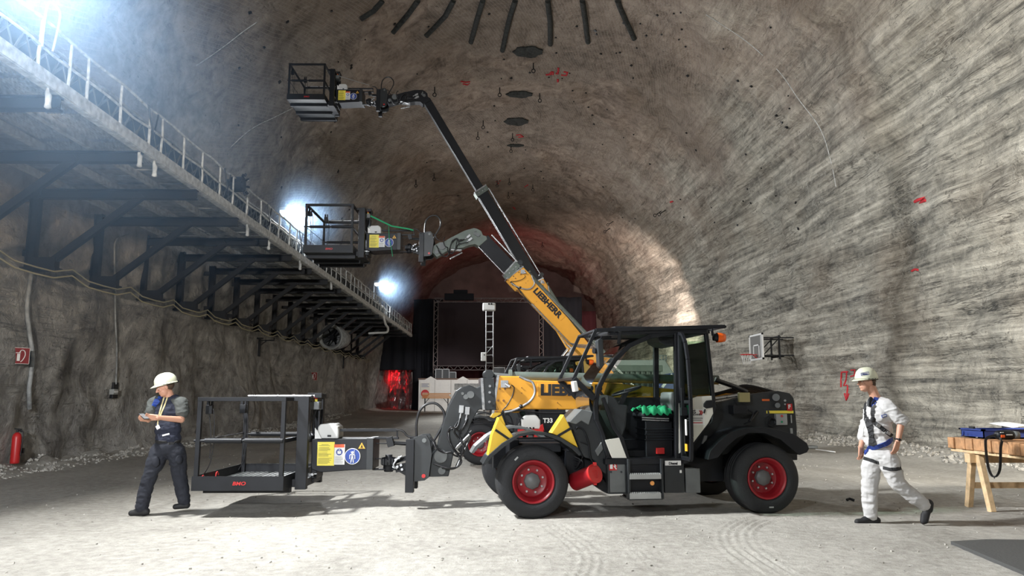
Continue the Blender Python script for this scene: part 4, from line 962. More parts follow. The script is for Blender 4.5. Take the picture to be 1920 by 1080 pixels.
    # ---- boom
    if joint is None: a, L = A0, L1
    else: a = math.atan2(joint[1] - PVZ, PVX - joint[0]); L = math.hypot(joint[1] - PVZ, PVX - joint[0])
    B = boomxf(a); T = toTS
    def bprism(name, poly, y0, y1, m, par, **k): return P(name, MB().prism([B(*p) for p in poly], y0, y1), m, par, **k)
    YW = .17
    s0, s1 = T(1200, 770)[1], T(1200, 716)[1]; tf = T(927, 740)[0]
    boom = bprism('boom', [(-.1, s0 + .12), (.5, s0 + .06), (1.3, s0), (tf - .42, s0), (tf - .35, s0 - .05), (tf + .01, s0 - .05), (tf - .05, s1 + .05), (tf - .38, s1 + .05), (tf - .42, s1), T(1150, 718), T(1245, 728), T(1400, 740), (-.15, s1 - .22)], YB - YW, YB + YW, M['yellow'], t, bevel=.015)
    q = MB(); q.prism([B(*T(*p)) for p in ((1008, 719), (1142, 719), (1142, 742), (1008, 742))], YB - YW - .012, YB - YW); P('name_plate', q, M['yellow'], boom, bevel=.003)
    # ribs and bolts
    q = MB()
    for p in ((937, 729), (947, 729), (934, 751), (944, 751), (931, 772), (978, 727), (978, 737), (1045, 755), (1045, 766)): c = B(*T(*p)); q.cyl((c[0], YB - YW - .012, c[1]), (c[0], YB - YW, c[1]), .016 if p[0] < 950 else .008, n=10)
    P('bolt_head', q, mat('brown_bolt', (.25, .11, .03), .5), boom)
    ca, sa = math.cos(a), math.sin(a)
    o = text('lettering', 'LIEBHERR', .205, M['hose'], boom, (0, 0, 0), bold=.011, ext=.001, sx=.97)
    c = B(*T(1013, 740)); o.matrix_basis = Matrix.Translation((c[0], YB - YW - .016, c[1])) @ Matrix.Rotation(-(-a) * 1.0, 4, 'Y') @ Matrix.Rotation(PI / 2, 4, 'X') @ Matrix.Diagonal((1.05, 1, 1, 1))
    q = MB(); w_ = [T(*p) for p in ((922, 768), (928, 752), (934, 768))]; bb = [B(*p) for p in w_]; q.tube([(x, YB - YW - .012, z) for x, z in bb + [bb[0]]], .005, 5, False); c = B(*T(928, 765)); c2 = B(*T(928, 758)); q.bar((c[0], YB - YW - .012, c[1]), (c2[0], YB - YW - .012, c2[1]), .008); 
    if joint is None: P('warning_triangle', q, K, boom)
    e = [B(*T(*p)) for p in ((967, 716), (962, 709), (967, 704), (973, 709))]; q = MB(); c = B(*T(967, 712)); q.lathe([(.055, 0), (.055, .05), (.028, .05), (.028, 0), (.055, 0)], (c[0], YB - .03, c[1]), 'y', 20); P('lifting_eye', q, M['yellow'], boom)
    # cylinder on top
    q = MB(); sc = T(1100, 707.5)[1]; yc = YB
    p1 = B(T(957, 707)[0], sc); p2 = B(.9, sc); q.cyl((p1[0], yc, p1[1]), (p2[0], yc, p2[1]), .068, n=24); p3 = B(T(962, 707)[0], sc); q.cyl((p1[0], yc, p1[1]), (p3[0], yc, p3[1]), .1, n=24); top = P('lift_cylinder', q, M['mossgrey'], boom)
    pe = B(T(917, 704)[0], sc + .02); P('cylinder_rod', MB().cyl((p1[0], yc, p1[1]), (pe[0], yc, pe[1]), .035), M['grey'], top); P('rod_eye', MB().cyl((pe[0], yc - .16, pe[1]), (pe[0], yc + .16, pe[1]), .065, n=24), G, top)
    # exposed stages
    collar = lambda tt, w, hh, nm: None
    if not stage2:
        segs = [(tf - .2, L - .0, .17, .135)]
    else:
        mid = tf + (L - tf) * .5; segs = [(tf - .2, mid, .175, .14), (mid - .2, L, .13, .11)]
    sm_ = (s0 + s1) / 2
    for i, (ta, tb, hh, ww) in enumerate(segs):
        stg = bprism('boom_stage', [(ta, sm_ - hh), (tb, sm_ - hh), (tb, sm_ + hh), (ta, sm_ + hh)], YB - ww, YB + ww, K, t, bevel=.01)
        if stage2 and i == 0 or (not stage2):
            tt = tb if stage2 else tf + .13
            h2 = hh + .05; c = bprism('wear_collar', [(tt - .16, sm_ - h2), (tt, sm_ - h2), (tt + .04, sm_ + h2), (tt - .12, sm_ + h2)], YB - ww - .05, YB + ww + .05, M['mossgrey'] if joint else G, stg, bevel=.008)
            bprism('wear_strip', [(tt, sm_ - h2), (tt + .035, sm_ - h2), (tt + .07, sm_ + h2), (tt + .035, sm_ + h2)], YB - ww - .055, YB + ww + .05, M['steel'], stg)
            for k in (-.5, .1, .5):
                cc = B(tt - .06, sm_ + h2 * k); P('bolt_head', MB().cyl((cc[0], YB - ww - .07, cc[1]), (cc[0], YB - ww - .05, cc[1]), .018, n=8), M['steel'], stg)
        q = MB(); 
        if joint and not (stage2 and i == 1):
            pa = B(ta + .2, sm_ + hh + .09); pb = B(tb - .05, sm_ + hh + .09); q.cyl((pa[0], YB - .05, pa[1]), (pb[0], YB - .05, pb[1]), .022, n=10); P('steel_pipe', q, M['steel'], stg)
            pa = B(ta + .3, sm_ - hh - .03); pb = B(tb - .05, sm_ - hh - .03); P('steel_pipe', MB().cyl((pa[0], YB - .1, pa[1]), (pb[0], YB - .1, pb[1]), .013, n=8), M['steel'], stg)
    bprism('front_strip', [(tf - .0, s0 - .06), (tf + .035, s0 - .06), (tf - .03, s1 + .06), (tf - .065, s1 + .06)], YB - YW - .012, YB + YW + .01, M['steel'], boom)
    # hoses on the boom
    def bt(pts, yl=YB - YW - .04): return [(lambda c: (c[0], yl, c[1]))(B(*T(*p))) for p in pts]
    q = MB(); q.tube(smoothpath(bt(((973, 706), (985, 712), (998, 718), (1002, 735), (995, 750), (978, 762), (960, 770), (945, 773))), 8), .017, 8); P('pressure_hose', q, M['zinc'], boom)
    q = MB(); q.tube(smoothpath(bt(((958, 722), (963, 727), (960, 742), (950, 760), (942, 770), (955, 776))), 8), .008, 6); q.tube(smoothpath(bt(((940, 773), (975, 770), (1020, 774), (1080, 773))), 8), .012, 6); q.tube(smoothpath(bt(((940, 771), (975, 768), (1000, 776), (1080, 775))), 8), .009, 6); c = bt(((976, 762),))[0]; q.sph(c, .03, 8, 6); P('hose', q, M['hose'], boom)
    q = MB(); c = bt(((944, 720),))[0]; q.box((c[0] - .04, c[1] - .02, c[2] - .05), (c[0] + .06, c[1] + .03, c[2] + .05)); q.cyl((c[0] + .02, c[1] - .03, c[2]), (c[0] + .08, c[1] - .05, c[2] - .04), .02); P('sensor', q, M['zinc'], boom)
    # silver lines bundled under the rear of the boom
    q = MB()
    for k in range(4 if joint else 0):
        q.tube([(lambda c: (c[0], YB - YW - .02 - .02 * k, c[1]))(B(tq, sq)) for tq, sq in ((1.0 + .03 * k, s1 - .02), (1.5 + .04 * k, s1 - .05), (1.85 + .03 * k, s0 + .06), (2.0 + .03 * k, s0 - .01 - .01 * k), (3.4, s0 - .02 - .012 * k))], .009, 6)
        q.tube([(lambda c: (c[0], YB - .1 + .06 * k, c[1]))(B(tq, sq)) for tq, sq in ((.2, s1 + .02), (1.6, s1 + .02), (3.3, s1 + .02))], .01, 6)
    P('steel_lines', q, M['steel'], boom) if joint else None
    # lift ram from chassis to boom
    pa = (1.0, YB, .85); pb = B(1.9, s0 + .02); q = MB(); pm = tuple(pa[i] + ((pb[0], YB, pb[1])[i] - pa[i]) * (.55 if joint else .8) for i in range(3)); q.cyl(pa, pm, .075); P('ram_barrel', q, K, t); P('ram_rod', MB().cyl(pm, (pb[0], YB, pb[1]), .04), M['steel'], t)
    # ---- gooseneck head (rigid with the boom)
    dL = L - L1
    def TH(px, py): u, s = toTS(px, py, 1.12); return (u + dL, s)
    HP = [(866, 726), (880, 722), (894, 728), (905, 722), (914, 728), (912, 764), (899, 768), (896, 770), (886, 787), (878, 808), (852, 842), (846, 872), (841, 893), (804, 894), (806, 870), (811, 852), (819, 842), (827, 808), (841, 761), (856, 733)]
    hd = bprism('boom_head', [TH(*p) for p in HP], YB - .15, YB + .15, M['mossgrey'] if joint and not stage2 else (K if stage2 else G), t, bevel=.012)
    q = MB()
    for p, r in (((882, 740), .05), ((873, 744), .035), ((866, 768), .03), ((826, 855), .09), ((828, 882), .05), ((867, 726 + 12), .02)):
        c = B(*TH(*p)); P('pivot_pin', MB().cyl((c[0], YB - .18, c[1]), (c[0], YB - .15, c[1]), r, n=18), M['grey'], hd)
    q = MB()
    for p in ((865, 765), (876, 768)):
        c = B(*TH(p[0], p[1] - 5)); c2 = B(*TH(p[0] - 1, p[1] + 9)); q.bar((c[0], YB - .18, c[1]), (c2[0], YB - .18, c2[1]), .06, .05); c3 = B(*TH(p[0] - 3, p[1] + 20)); q.cyl((c2[0], YB - .18, c2[1]), (c3[0], YB - .18, c3[1]), .014)
    P('hydraulic_coupling', q, M['zinc'], hd)
    def ht(pts, dy=0): return [(lambda c: (c[0], YB - .2 + dy * (i % 2), c[1]))(B(*TH(*p))) for i, p in enumerate(pts)]
    q = MB()
    for pts in (((862, 784), (856, 800), (842, 806), (842, 825), (852, 845), (862, 860), (858, 874), (838, 876), (812, 868)), ((876, 784), (868, 800), (860, 812), (866, 830), (868, 850), (850, 845)), ((858, 790), (850, 806), (858, 820), (868, 836), (862, 855), (846, 850)), ((864, 812), (846, 800), (838, 815), (846, 835), (858, 850), (864, 866), (850, 878), (828, 876)), ((812, 828), (818, 840), (832, 848), (845, 846))):
        q.tube(smoothpath(ht(pts, -.05), 6), .012, 6)
    P('hydraulic_hose', q, M['hose'], hd)
    q = MB(); c = B(*TH(880, 815)); c2 = B(*TH(844, 850)); q.cyl((c[0], YB - .1, c[1]), (c2[0], YB - .1, c2[1]), .035); q.cyl((c[0] + .03, YB + .05, c[1] - .03), (c2[0] + .1, YB + .05, c2[1] - .2), .02); P('tilt_ram', q, M['steel'], hd)
    kx, kz = B(*TH(822, 872)); return t, (kx, kz)
th1, K1 = telehandler(O1, 'nearest black and yellow telehandler with red wheels, open cab door and boom lowered level')
def place(contact, jointpx, label, stage2):
    o = atG(*contact); o.z = fz(o.x, o.y); ML = mframe(o); j = ML(*jointpx, YB); t, k = telehandler(o, label, j, stage2, False)
    return t, k, o
th2, K2, O2 = place((900, 873), (904, 452), 'second telehandler behind the nearest one, its lettered yellow boom raised', False)
O3 = None
o3 = Vector((-.1, 22.3, 0)); 
# third machine: its boom pivot must stand behind the second one's
ML3 = mframe(o3); dxp = ML3(1133, 745, YB)[0] - PVX; o3 = o3 + Vector((math.cos(HD), math.sin(HD), 0)) * dxp; ML3 = mframe(o3)
th3, K3 = telehandler(o3, 'farthest telehandler, hidden but for its long black boom rising to the topmost cage', ML3(800, 191, YB), True, False)
def m2w(o, k, yl=YB):
    x, z = k; return o + Vector((math.cos(HD), math.sin(HD), 0)) * x + Vector((-math.sin(HD), math.cos(HD), 0)) * yl + Vector((0, 0, z))
# ================================================================== work platforms
P0 = m2w(O1, K1); P0.y = 10.84
YN, YF = 9.94, 11.8
def q4(px, py, Y): return atY(px, py, Y) - P0
def platform(loc, label, detail=True):
    t = thing('work_platform', label, 'work platform', loc)
    K = M['black']
    P = lambda n, mb, m, par=t, **k: obj(n, mb, m, par, **k)
    a = q4(371, 745, YN); b = q4(529, 920, YN)
    x0, x1, zt, zb = a.x, b.x, a.z, b.z; y0, y1 = YN - P0.y, YF - P0.y
    q = MB(); w = .055
    for x in (x0, x1 - w):
        for y in (y0, y1 - w): q.box((x, y, zb), (x + w, y + w, zt))
    for y in (y0, y1 - w): q.box((x0 - .002, y - .002, zt - .05), (x1 + .002, y + w + .002, zt + .002))
    for x in (x0, x1 - w): q.box((x + .003, y0 + w, zt - .047), (x + w - .003, y1 - w, zt - .001))
    xm = (x0 + x1) / 2; q.box((xm - .02, y1 - w, zb), (xm + .02, y1, zt)) if False else None
    fr = P('cage_frame', q, K, bevel=.004)
    q = MB(); kh = .18
    q.box((x0 - .014, y0 - .014, zb), (x1 + .014, y0 - .002, zb + kh)); q.box((x0, y1 + .002, zb), (x1, y1 + .014, zb + kh)); q.box((x0 - .014, y0, zb + .001), (x0 - .002, y1, zb + kh - .001)); q.box((x1 + .002, y0, zb + .001), (x1 + .014, y1, zb + kh - .001)); P('kick_plate', q, K)
    q = MB(); q.box((x0, y0, zb + .01), (x1, y1, zb + .04)); P('floor_tray', q, M['dkgrey'])
    q = MB()
    for k in range(16): x = x0 + .03 + k * (x1 - x0 - .06) / 15; q.box((x - .022, y0 + .02, zb + .04), (x + .022, y1 - .02, zb + .065))
    P('floor_grating', q, M['grey'])
    for y in (y0 + .35, y0 + 1.0, y0 + 1.55): P('floor_channel', MB().box((x0, y, zb - .07), (x1, y + .1, zb + .01)), K)
    mz = zb + (zt - zb) * .53
    q = MB(); q.cyl((x0 - .02, y0 + .02, mz), (x1, y0 + .02, mz), .018); q.cyl((x0 + .12, y0 + .02, mz), (xm + .02, y0 + .02, mz), .034); q.cyl((xm + .06, y0 + .02, mz), (x1 - .02, y0 + .02, mz), .034); P('drop_bar', q, K)
    q = MB(); q.cyl((x0, y1 - .03, mz), (x1, y1 - .03, mz), .018); q.cyl((x0 + .12, y1 - .03, mz), (x1 - .1, y1 - .03, mz), .032); P('drop_bar', q, K)
    q = MB(); q.box((x1 - .05, y0, mz - .03), (x1 - .01, y1, mz + .02)); P('middle_bar', q, K); P('middle_wire', MB().cyl((x0 + .02, y0, mz), (x0 + .02, y1, mz + .02), .008), K)
    P('bright_tube', MB().cyl((x0 + .05, y1 - .03, zt + .02), (x1 - .05, y1 - .03, zt + .02), .018, n=12), M['steel'])
    q = MB()
    for y in (y0 + .25, y0 + .75): 
        q = MB(); ring = [(x0 + .03, y + .045 * math.cos(k * PI / 6), zb + .12 + .045 * math.sin(k * PI / 6)) for k in range(10)]; q.tube(ring, .009, 6); P('anchor_ring', q, M['redp'])
    c = q4(435, 910, YN - .02); text('lettering', 'BMO', .062, M['redp'], t, (c.x, y0 - .018, c.z), bold=.0015, ext=.001, sx=1.25, shear=.2)
    # hanging hook boxes
    for px, Y in ((393, YN + .35), (456, YN + .95)):
        c = q4(px, 760, Y); hb = P('switch_box', MB().box((c.x - .04, c.y - .03, zt - .22), (c.x + .045, c.y + .04, zt - .1)), K, bevel=.006)
        q = MB(); q.box((c.x - .035, c.y - .01, zt - .1), (c.x + .0, c.y + .02, zt - .03)); q.box((c.x + .02, c.y - .01, zt - .1), (c.x + .045, c.y + .02, zt - .03)); P('hanger', q, K, hb)
        q = MB(); q.tube(smoothpath([(c.x + .05, c.y, zt - .15), (c.x + .075, c.y, zt - .3), (c.x + .08, c.y, zt - .6), (c.x + .05, c.y, zt - .85), (c.x - .02, c.y, zt - 1.0)], 6), .006, 6); q.tube(smoothpath([(c.x - .0, c.y, zt - .22), (c.x + .04, c.y, zt - .5), (c.x + .04, c.y, zt - .8)], 6), .006, 6); P('cable', q, M['hose'], hb)
    # mast side
    q = MB(); m0 = q4(559, 745, 10.34); m1 = q4(573, 918, 10.34); q.box((m0.x, 10.34 - P0.y, m1.z), (m1.x, 10.44 - P0.y, zt + .01)); q.box((m0.x, 11.19 - P0.y, m1.z), (m1.x, 11.29 - P0.y, zt + .01)); q.box((x1 - .02, 10.345 - P0.y, zb), (m1.x - .004, 11.28 - P0.y, zb + .1)); q.box((x1 - .02, 10.345 - P0.y, zt - .05), (m1.x - .004, 11.28 - P0.y, zt)); q.box((m0.x + .004, 10.345 - P0.y, mz - .05), (m1.x - .004, 11.28 - P0.y, mz + .03)); P('mast', q, K, bevel=.004)
    a = q4(564, 826, 10.59); b = q4(592, 884, 10.59); ay0, ay1 = 10.59 - P0.y, 11.09 - P0.y
    q = MB(); q.box((m1.x - .01, ay0 + .05, b.z - .1), (b.x, ay1 - .05, a.z)); c = q4(585, 906, 10.59); q.box((m1.x - .02, ay0 + .1, c.z), (c.x, ay0 + .22, a.z)); P('mast_bracket', q, K, bevel=.01)
    q = MB()
    for k in range(4): c = q4(566 + 7 * k, 889, 10.54); q.cyl(c, c + Vector((0, -.05, 0)), .018, n=8); q.bar(c, c + Vector((.05, 0, .005)), .012)
    P('bolt', q, M['zinc'])
    a = q4(572, 753, 10.64); b = q4(598, 768, 10.64); q = MB(); q.box((a.x, a.y, b.z), (b.x, a.y + .25, a.z)); cbx = P('control_box', q, M['grey'], bevel=.008)
    c = q4(591, 751, 10.69); q = MB(); q.cyl((c.x, c.y + .03, a.z), (c.x, c.y + .03, a.z + .03), .028); P('button_base', q, M['stickery'], cbx); P('stop_button', MB().sph((c.x, c.y + .03, a.z + .05), (.028, .028, .022)), M['redp'], cbx)
    q = MB(); q.tube([(a.x + .06, c.y + .05, a.z), (a.x + .07, c.y + .05, a.z + .06)], .012, 8); q.sph((a.x + .07, c.y + .05, a.z + .07), .02); P('joystick', q, K, cbx)
    q = MB()
    for x in (a.x + .02, b.x - .02): q.box((x - .012, a.y + .1, b.z - .65), (x + .012, a.y + .14, b.z))
    d = q4(590, 738, 10.64); e = q4(603, 746, 10.64); q.box((d.x, d.y, e.z), (e.x, d.y + .3, d.z)); q.bar((d.x - .1, d.y + .02, d.z), (e.x, d.y + .02, d.z), .02); q.box((e.x - .02, d.y + .1, b.z), (e.x, d.y + .14, d.z)); P('control_stand', q, K, bevel=.004)
    q = MB()
    for k in range(4): q.tube(smoothpath([(a.x + .04 + .03 * k, a.y + .12, b.z), (a.x + .05 + .02 * k, a.y + .1, b.z - .15), (a.x + .03 + .04 * k, a.y + .1, b.z - .35), (b.x + .02, a.y + .15, b.z - .5)], 6), .008, 6)
    P('control_cable', q, M['hose'])
    # box arm with its stickers
    A = [q4(*p, 10.59) for p in ((584, 823), (698, 823), (698, 880), (655, 882), (601, 886), (584, 880))]
    q = MB(); q.prism([(p.x, p.z) for p in A], ay0, ay1); arm = P('box_arm', q, K, bevel=.01)
    q = MB(); a = q4(687, 822, 10.54); b = q4(698, 881, 10.54); q.box((a.x, ay0 - .02, b.z), (b.x, ay1 + .02, a.z)); P('arm_flange', q, M['dkgrey'], arm, bevel=.005)
    ys_ = ay0 - .006
    def plate(n, x0_, y0_, x1_, y1_, m, off=0): a = q4(x0_, y0_, 10.59); b = q4(x1_, y1_, 10.59); return P(n, MB().box((a.x, ys_ - off - .003, b.z), (b.x, ys_ - off, a.z)), m, arm)
    plate('yellow_notice', 596, 828.5, 626.5, 873, M['stickery'])
    q = MB(); a = q4(598, 830, 10.59); rr = random.Random(3)
    for k in range(19):
        z = q4(598, 834 + k * 1.95, 10.59).z
        if k in (2, 7, 12): continue
        q.box((a.x + (.04 if k == 0 else 0), ys_ - .005, z), (a.x + rr.uniform(.12, .185), ys_ - .003, z + .004))
    P('notice_text', q, M['dkgrey'], arm)
    plate('manual_notice', 627, 833, 646, 871, M['white']); plate('notice_header', 627, 833, 646, 839, mat('orange_red', (.7, .1, .03), .5), .002)
    c = q4(636.5, 847.5, 10.59); P('blue_disc', MB().cyl((c.x, ys_ - .003, c.z), (c.x, ys_ - .006, c.z), .044, n=32), M['blue'], arm)
    q = MB(); q.add([(c.x - .025, ys_ - .008, c.z - .02), (c.x, ys_ - .008, c.z - .028), (c.x, ys_ - .008, c.z + .012), (c.x - .025, ys_ - .008, c.z + .018)], [(0, 1, 2, 3)]); q.add([(c.x + .025, ys_ - .008, c.z - .02), (c.x, ys_ - .008, c.z - .028), (c.x, ys_ - .008, c.z + .012), (c.x + .025, ys_ - .008, c.z + .018)], [(3, 2, 1, 0)]); q.cyl((c.x, ys_ - .006, c.z + .028), (c.x, ys_ - .008, c.z + .028), .009, n=12); P('book_symbol', q, M['white'], arm)
    q = MB(); a = q4(628, 857, 10.59)
    for k in range(6): q.box((a.x, ys_ - .005, a.z - k * .016), (a.x + (.11 if k % 3 else .09), ys_ - .003, a.z - k * .016 + .004))
    P('notice_text', q, M['grey'], arm)
    c = q4(661, 855.5, 10.59); q = MB(); q.lathe([(.108, 0), (.108, -.004), (.1, -.004), (.1, 0)], (c.x, ys_, c.z), 'y', 40); P('disc_ring', q, M['white'], arm)
    P('blue_disc', MB().cyl((c.x, ys_, c.z), (c.x, ys_ - .003, c.z), .1, n=40), M['blue'], arm)
    q = MB(); zc = c.z; xc = c.x; yy_ = ys_ - .006
    for s in (-1, 1):
        q.tube([(xc + s * .004, yy_, zc + .0), (xc + s * .018, yy_, zc - .085)], .007, 5)
        q.tube([(xc + s * .012, yy_, zc + .03), (xc + s * .034, yy_, zc + .015), (xc + s * .036, yy_, zc - .035)], .006, 5)
        q.tube([(xc + s * .004, yy_, zc + .03), (xc + s * .01, yy_, zc)], .005, 5)
    q.cyl((xc, yy_ + .003, zc + .05), (xc, yy_, zc + .05), .017, n=16); q.bar((xc - .024, yy_, zc + .058), (xc + .024, yy_, zc + .058), .008); q.tube([(xc + .024, yy_, zc + .09), (xc + .026, yy_, zc + .03), (xc + .01, yy_, zc + .02)], .003, 5)
    P('harness_symbol', q, M['white'], arm)
    v = [q4(*p, 10.59) for p in ((672, 841), (685, 841), (678.5, 829.5))]; q = MB(); q.prism([(p.x, p.z) for p in v], ys_ - .003, ys_); P('warning_triangle', q, mat('amber_sign', (.85, .45, .05), .5), arm)
    c = q4(678.5, 838, 10.59); q = MB(); q.bar((c.x, ys_ - .005, c.z - .01), (c.x, ys_ - .005, c.z + .035), .008); q.bar((c.x - .015, ys_ - .005, c.z - .012), (c.x, ys_ - .005, c.z + .02), .006); q.bar((c.x + .015, ys_ - .005, c.z - .012), (c.x, ys_ - .005, c.z + .02), .006); P('triangle_symbol', q, K, arm)
    # milky cover, bars and slewing drive
    q = MB(); q.prism([(p.x, p.z) for p in [q4(*p, 10.69) for p in ((597, 822), (597, 801), (602, 795), (628, 794), (635, 800), (636, 806), (636, 822))]], ay0 + .05, ay0 + .4); cv = P('motor_cover', q, M['plastic'], bevel=.02, seg=3)
    q = MB(); a = q4(614, 819, 10.64); q.box((a.x, ay0 + .04, a.z), (a.x + .05, ay0 + .06, a.z + .025)); P('cover_vent', q, K, cv)
    q = MB(); q.prism([(p.x, p.z) for p in [q4(*p, 10.64) for p in ((592, 822), (604, 822), (597, 808), (592, 802))]], ay0, ay0 + .03); P('cover_bracket', q, M['white'], cv)
    q = MB(); yc = ay0 + .2
    def z4(px, py): v = q4(px, py, 10.69); return v.x, v.z
    def bar4(p, r, w=.03, h=.03, y=None): a = z4(*p); b = z4(*r); q.bar((a[0], yc if y is None else y, a[1]), (b[0], yc if y is None else y, b[1]), w, h)
    bar4((631, 807), (744, 807), .04, .04); bar4((743, 807), (743, 821), .02, .02); bar4((697, 822), (746, 822), .06, .03); bar4((697, 881), (748, 881), .1, .02); bar4((697, 832), (764, 833), .02, .015); bar4((690, 861), (716, 861), .02, .015)
    bar4((748, 881), (766, 891), .12, .06); bar4((728, 820), (732, 838), .09, .1); bar4((735, 832), (764, 834), .05, .05, yc + .1); bar4((736, 868), (766, 858), .08, .06, yc + .1); bar4((740, 880), (766, 875), .1, .1, yc); P('link_bar', q, K, bevel=.004)
    q = MB(); c = z4(727, 866); q.lathe([(0, -.14), (.06, -.14), (.075, -.1), (.075, -.05), (.1, -.05), (.1, .05), (.05, .06), (.05, .09), (0, .09)], (c[0], yc, c[1]), 'z', 24)
    for k in range(14): an = k * 2 * PI / 14; q.box((c[0] + .1 * math.cos(an) - .01, yc + .1 * math.sin(an) - .01, c[1] - .04), (c[0] + .1 * math.cos(an) + .01, yc + .1 * math.sin(an) + .01, c[1] + .04))
    P('slewing_drive', q, K)
    q = MB()
    for px, py in ((742, 862), (748, 858), (745, 875), (752, 872), (738, 875), (754, 880)): c = z4(px, py); q.cyl((c[0], yc - .12, c[1]), (c[0], yc - .05, c[1]), .018, n=8)
    c = z4(745, 872); q.tube(smoothpath([(c[0], yc - .1, c[1] - .05), (c[0] - .05, yc - .12, c[1]), (c[0], yc - .1, c[1] + .08), (c[0] + .06, yc - .1, c[1] + .12)], 6), .012, 6); P('hose_fitting', q, M['zinc'])
    # coupler
    q = MB(); a = q4(761, 824, 10.54); b = q4(775, 924, 10.54); q.box((a.x, -.3, b.z), (b.x, -.18, a.z)); q.box((a.x, .18, b.z), (b.x, .3, a.z)); q.box((a.x + .02, -.2, a.z - .18), (b.x, .2, a.z - .05)); q.box((a.x + .02, -.2, b.z + .15), (b.x, .2, b.z + .3)); cp_ = P('coupler_frame', q, K, bevel=.006)
    C_ = [q4(*p, 10.59) for p in ((767, 824), (786, 817), (800, 816), (806, 826), (810, 850), (804, 895), (796, 901), (776, 903), (772, 903), (772, 824))]
    q = MB(); q.prism([(p.x, p.z) for p in C_], -.26, -.2); P('coupler_plate', q, M['dkgrey'], cp_, bevel=.01); q = MB(); q.prism([(p.x, p.z) for p in C_], .2, .26); P('coupler_plate', q, M['dkgrey'], cp_, bevel=.01)
    c = q4(793.7, 893, 10.54); P('red_marker', MB().cyl((c.x, -.27, c.z), (c.x, -.26, c.z), .026, n=20), M['redp'], cp_)
    c = q4(795, 826, 10.54); q = MB(); q.cyl((c.x, -.275, c.z), (c.x, -.26, c.z), .03, n=20); P('pin', q, M['grey'], cp_)
    pts = [q4(*p, 10.74) for p in ((781, 818), (781, 795), (786, 772), (800, 758), (818, 757), (832, 772), (832, 792), (822, 812), (812, 830), (808, 850))]; P('looped_hose', MB().tube(smoothpath(pts, 8), .018, 8), M['hose'])
    pts = [q4(*p, 10.64) for p in ((743, 806), (755, 808), (765, 818), (780, 820))]; P('hose', MB().tube(smoothpath(pts, 6), .014, 8), M['hose'])
    pts = [q4(*p, 10.64) for p in ((806, 820), (815, 828), (820, 840), (830, 846))]; P('hose', MB().tube(smoothpath(pts, 6), .011, 8), M['hose'])
    return t
wp1 = platform(P0, 'work cage on the nearest telehandler, hanging just above the dusty floor')
w2 = m2w(O2, K2); wp2 = copy_tree(wp1); wp2.location = w2; wp2['label'] = 'middle lifted work cage, held out level with the second telehandler boom, green strap on it'
w3 = m2w(o3, K3); w3.z -= .12; wp3 = copy_tree(wp1); wp3.location = w3; wp3['label'] = 'topmost work cage seen from below, high under the vault'
def strap(name, lab, off, base, pts, w, m):
    q = MB(); P_ = [base + Vector(p) for p in pts]
    for a_, b_ in zip(P_[:-1], P_[1:]): q.bar(a_, b_, .012, w)
    tag(obj(name, q, m), lab, 'strap')
a = q4(599, 765, 10.54); b = q4(742, 806, 10.54); c = q4(690, 800, 10.54)
strap('ratchet_strap', 'green ratchet strap slanting over the arm of the middle lifted cage', 0, w2, [(a.x, a.y, a.z), (c.x - .15, c.y, c.z + .0), (b.x - .1, b.y, b.z - .03), (b.x, b.y, b.z - .06)], .035, M['green'])
strap('strap_tail', 'loose green strap end dangling over the blue sticker of the middle lifted cage', 0, w2, [(c.x - .22, -.3, c.z), (c.x - .2, -.3, c.z - .3), (c.x - .14, -.31, c.z - .55), (c.x - .11, -.3, c.z - .75)], .025, M['green'])
strap('tie_rope', 'thin pale rope running down to the arm of the topmost cage', 0, w3, [(a.x, a.y, a.z), (b.x - .1, b.y, b.z)], .012, M['ltgrey'])

# white covered winch with red frame behind the nearest front wheel
base = atG(995, 878); base.z = 0
t = thing('winch_unit', 'milky-white covered winch on a red frame between the two yellow chocks', 'winch', base)
Yw = base.y
def q5(px, py): return atY(px, py, Yw) - base
q = MB(); q.prism([(p.x, p.z) for p in [q5(*p) for p in ((977, 804), (977, 786), (984, 779), (1005, 778), (1012, 787), (1013, 804))]], -.2, .2); obj('cover', q, M['plastic'], t, .03, 3)
q = MB(); a = q5(970, 804); b = q5(1018, 812); q.box((a.x, -.25, b.z), (b.x, .25, a.z)); q.prism([(p.x, p.z) for p in [q5(*p) for p in ((1012, 797), (1017, 794), (1020, 808), (1008, 808))]], -.2, -.15); q.prism([(p.x, p.z) for p in [q5(*p) for p in ((965, 812), (990, 812), (988, 840), (968, 842))]], -.2, .2); q.box((a.x + .1, -.2, 0), (a.x + .2, .2, b.z)); q.box((b.x - .2, -.2, 0), (b.x - .1, .2, b.z)); obj('frame', q, M['redp'], t, .008)
q = MB(); a = q5(966, 784); b = q5(976, 812); q.box((a.x, -.2, b.z), (a.x + .06, .2, a.z)); q.bar((a.x, -.2, a.z), (b.x + .05, -.2, a.z), .03); obj('stand', q, M['black'], t)
q = MB()
for k in range(3): a = q5(986 + 6 * k, 802); q.box((a.x, -.215, a.z - .02), (a.x + .03, -.2, a.z + .02))
obj('slot', q, M['black'], t)

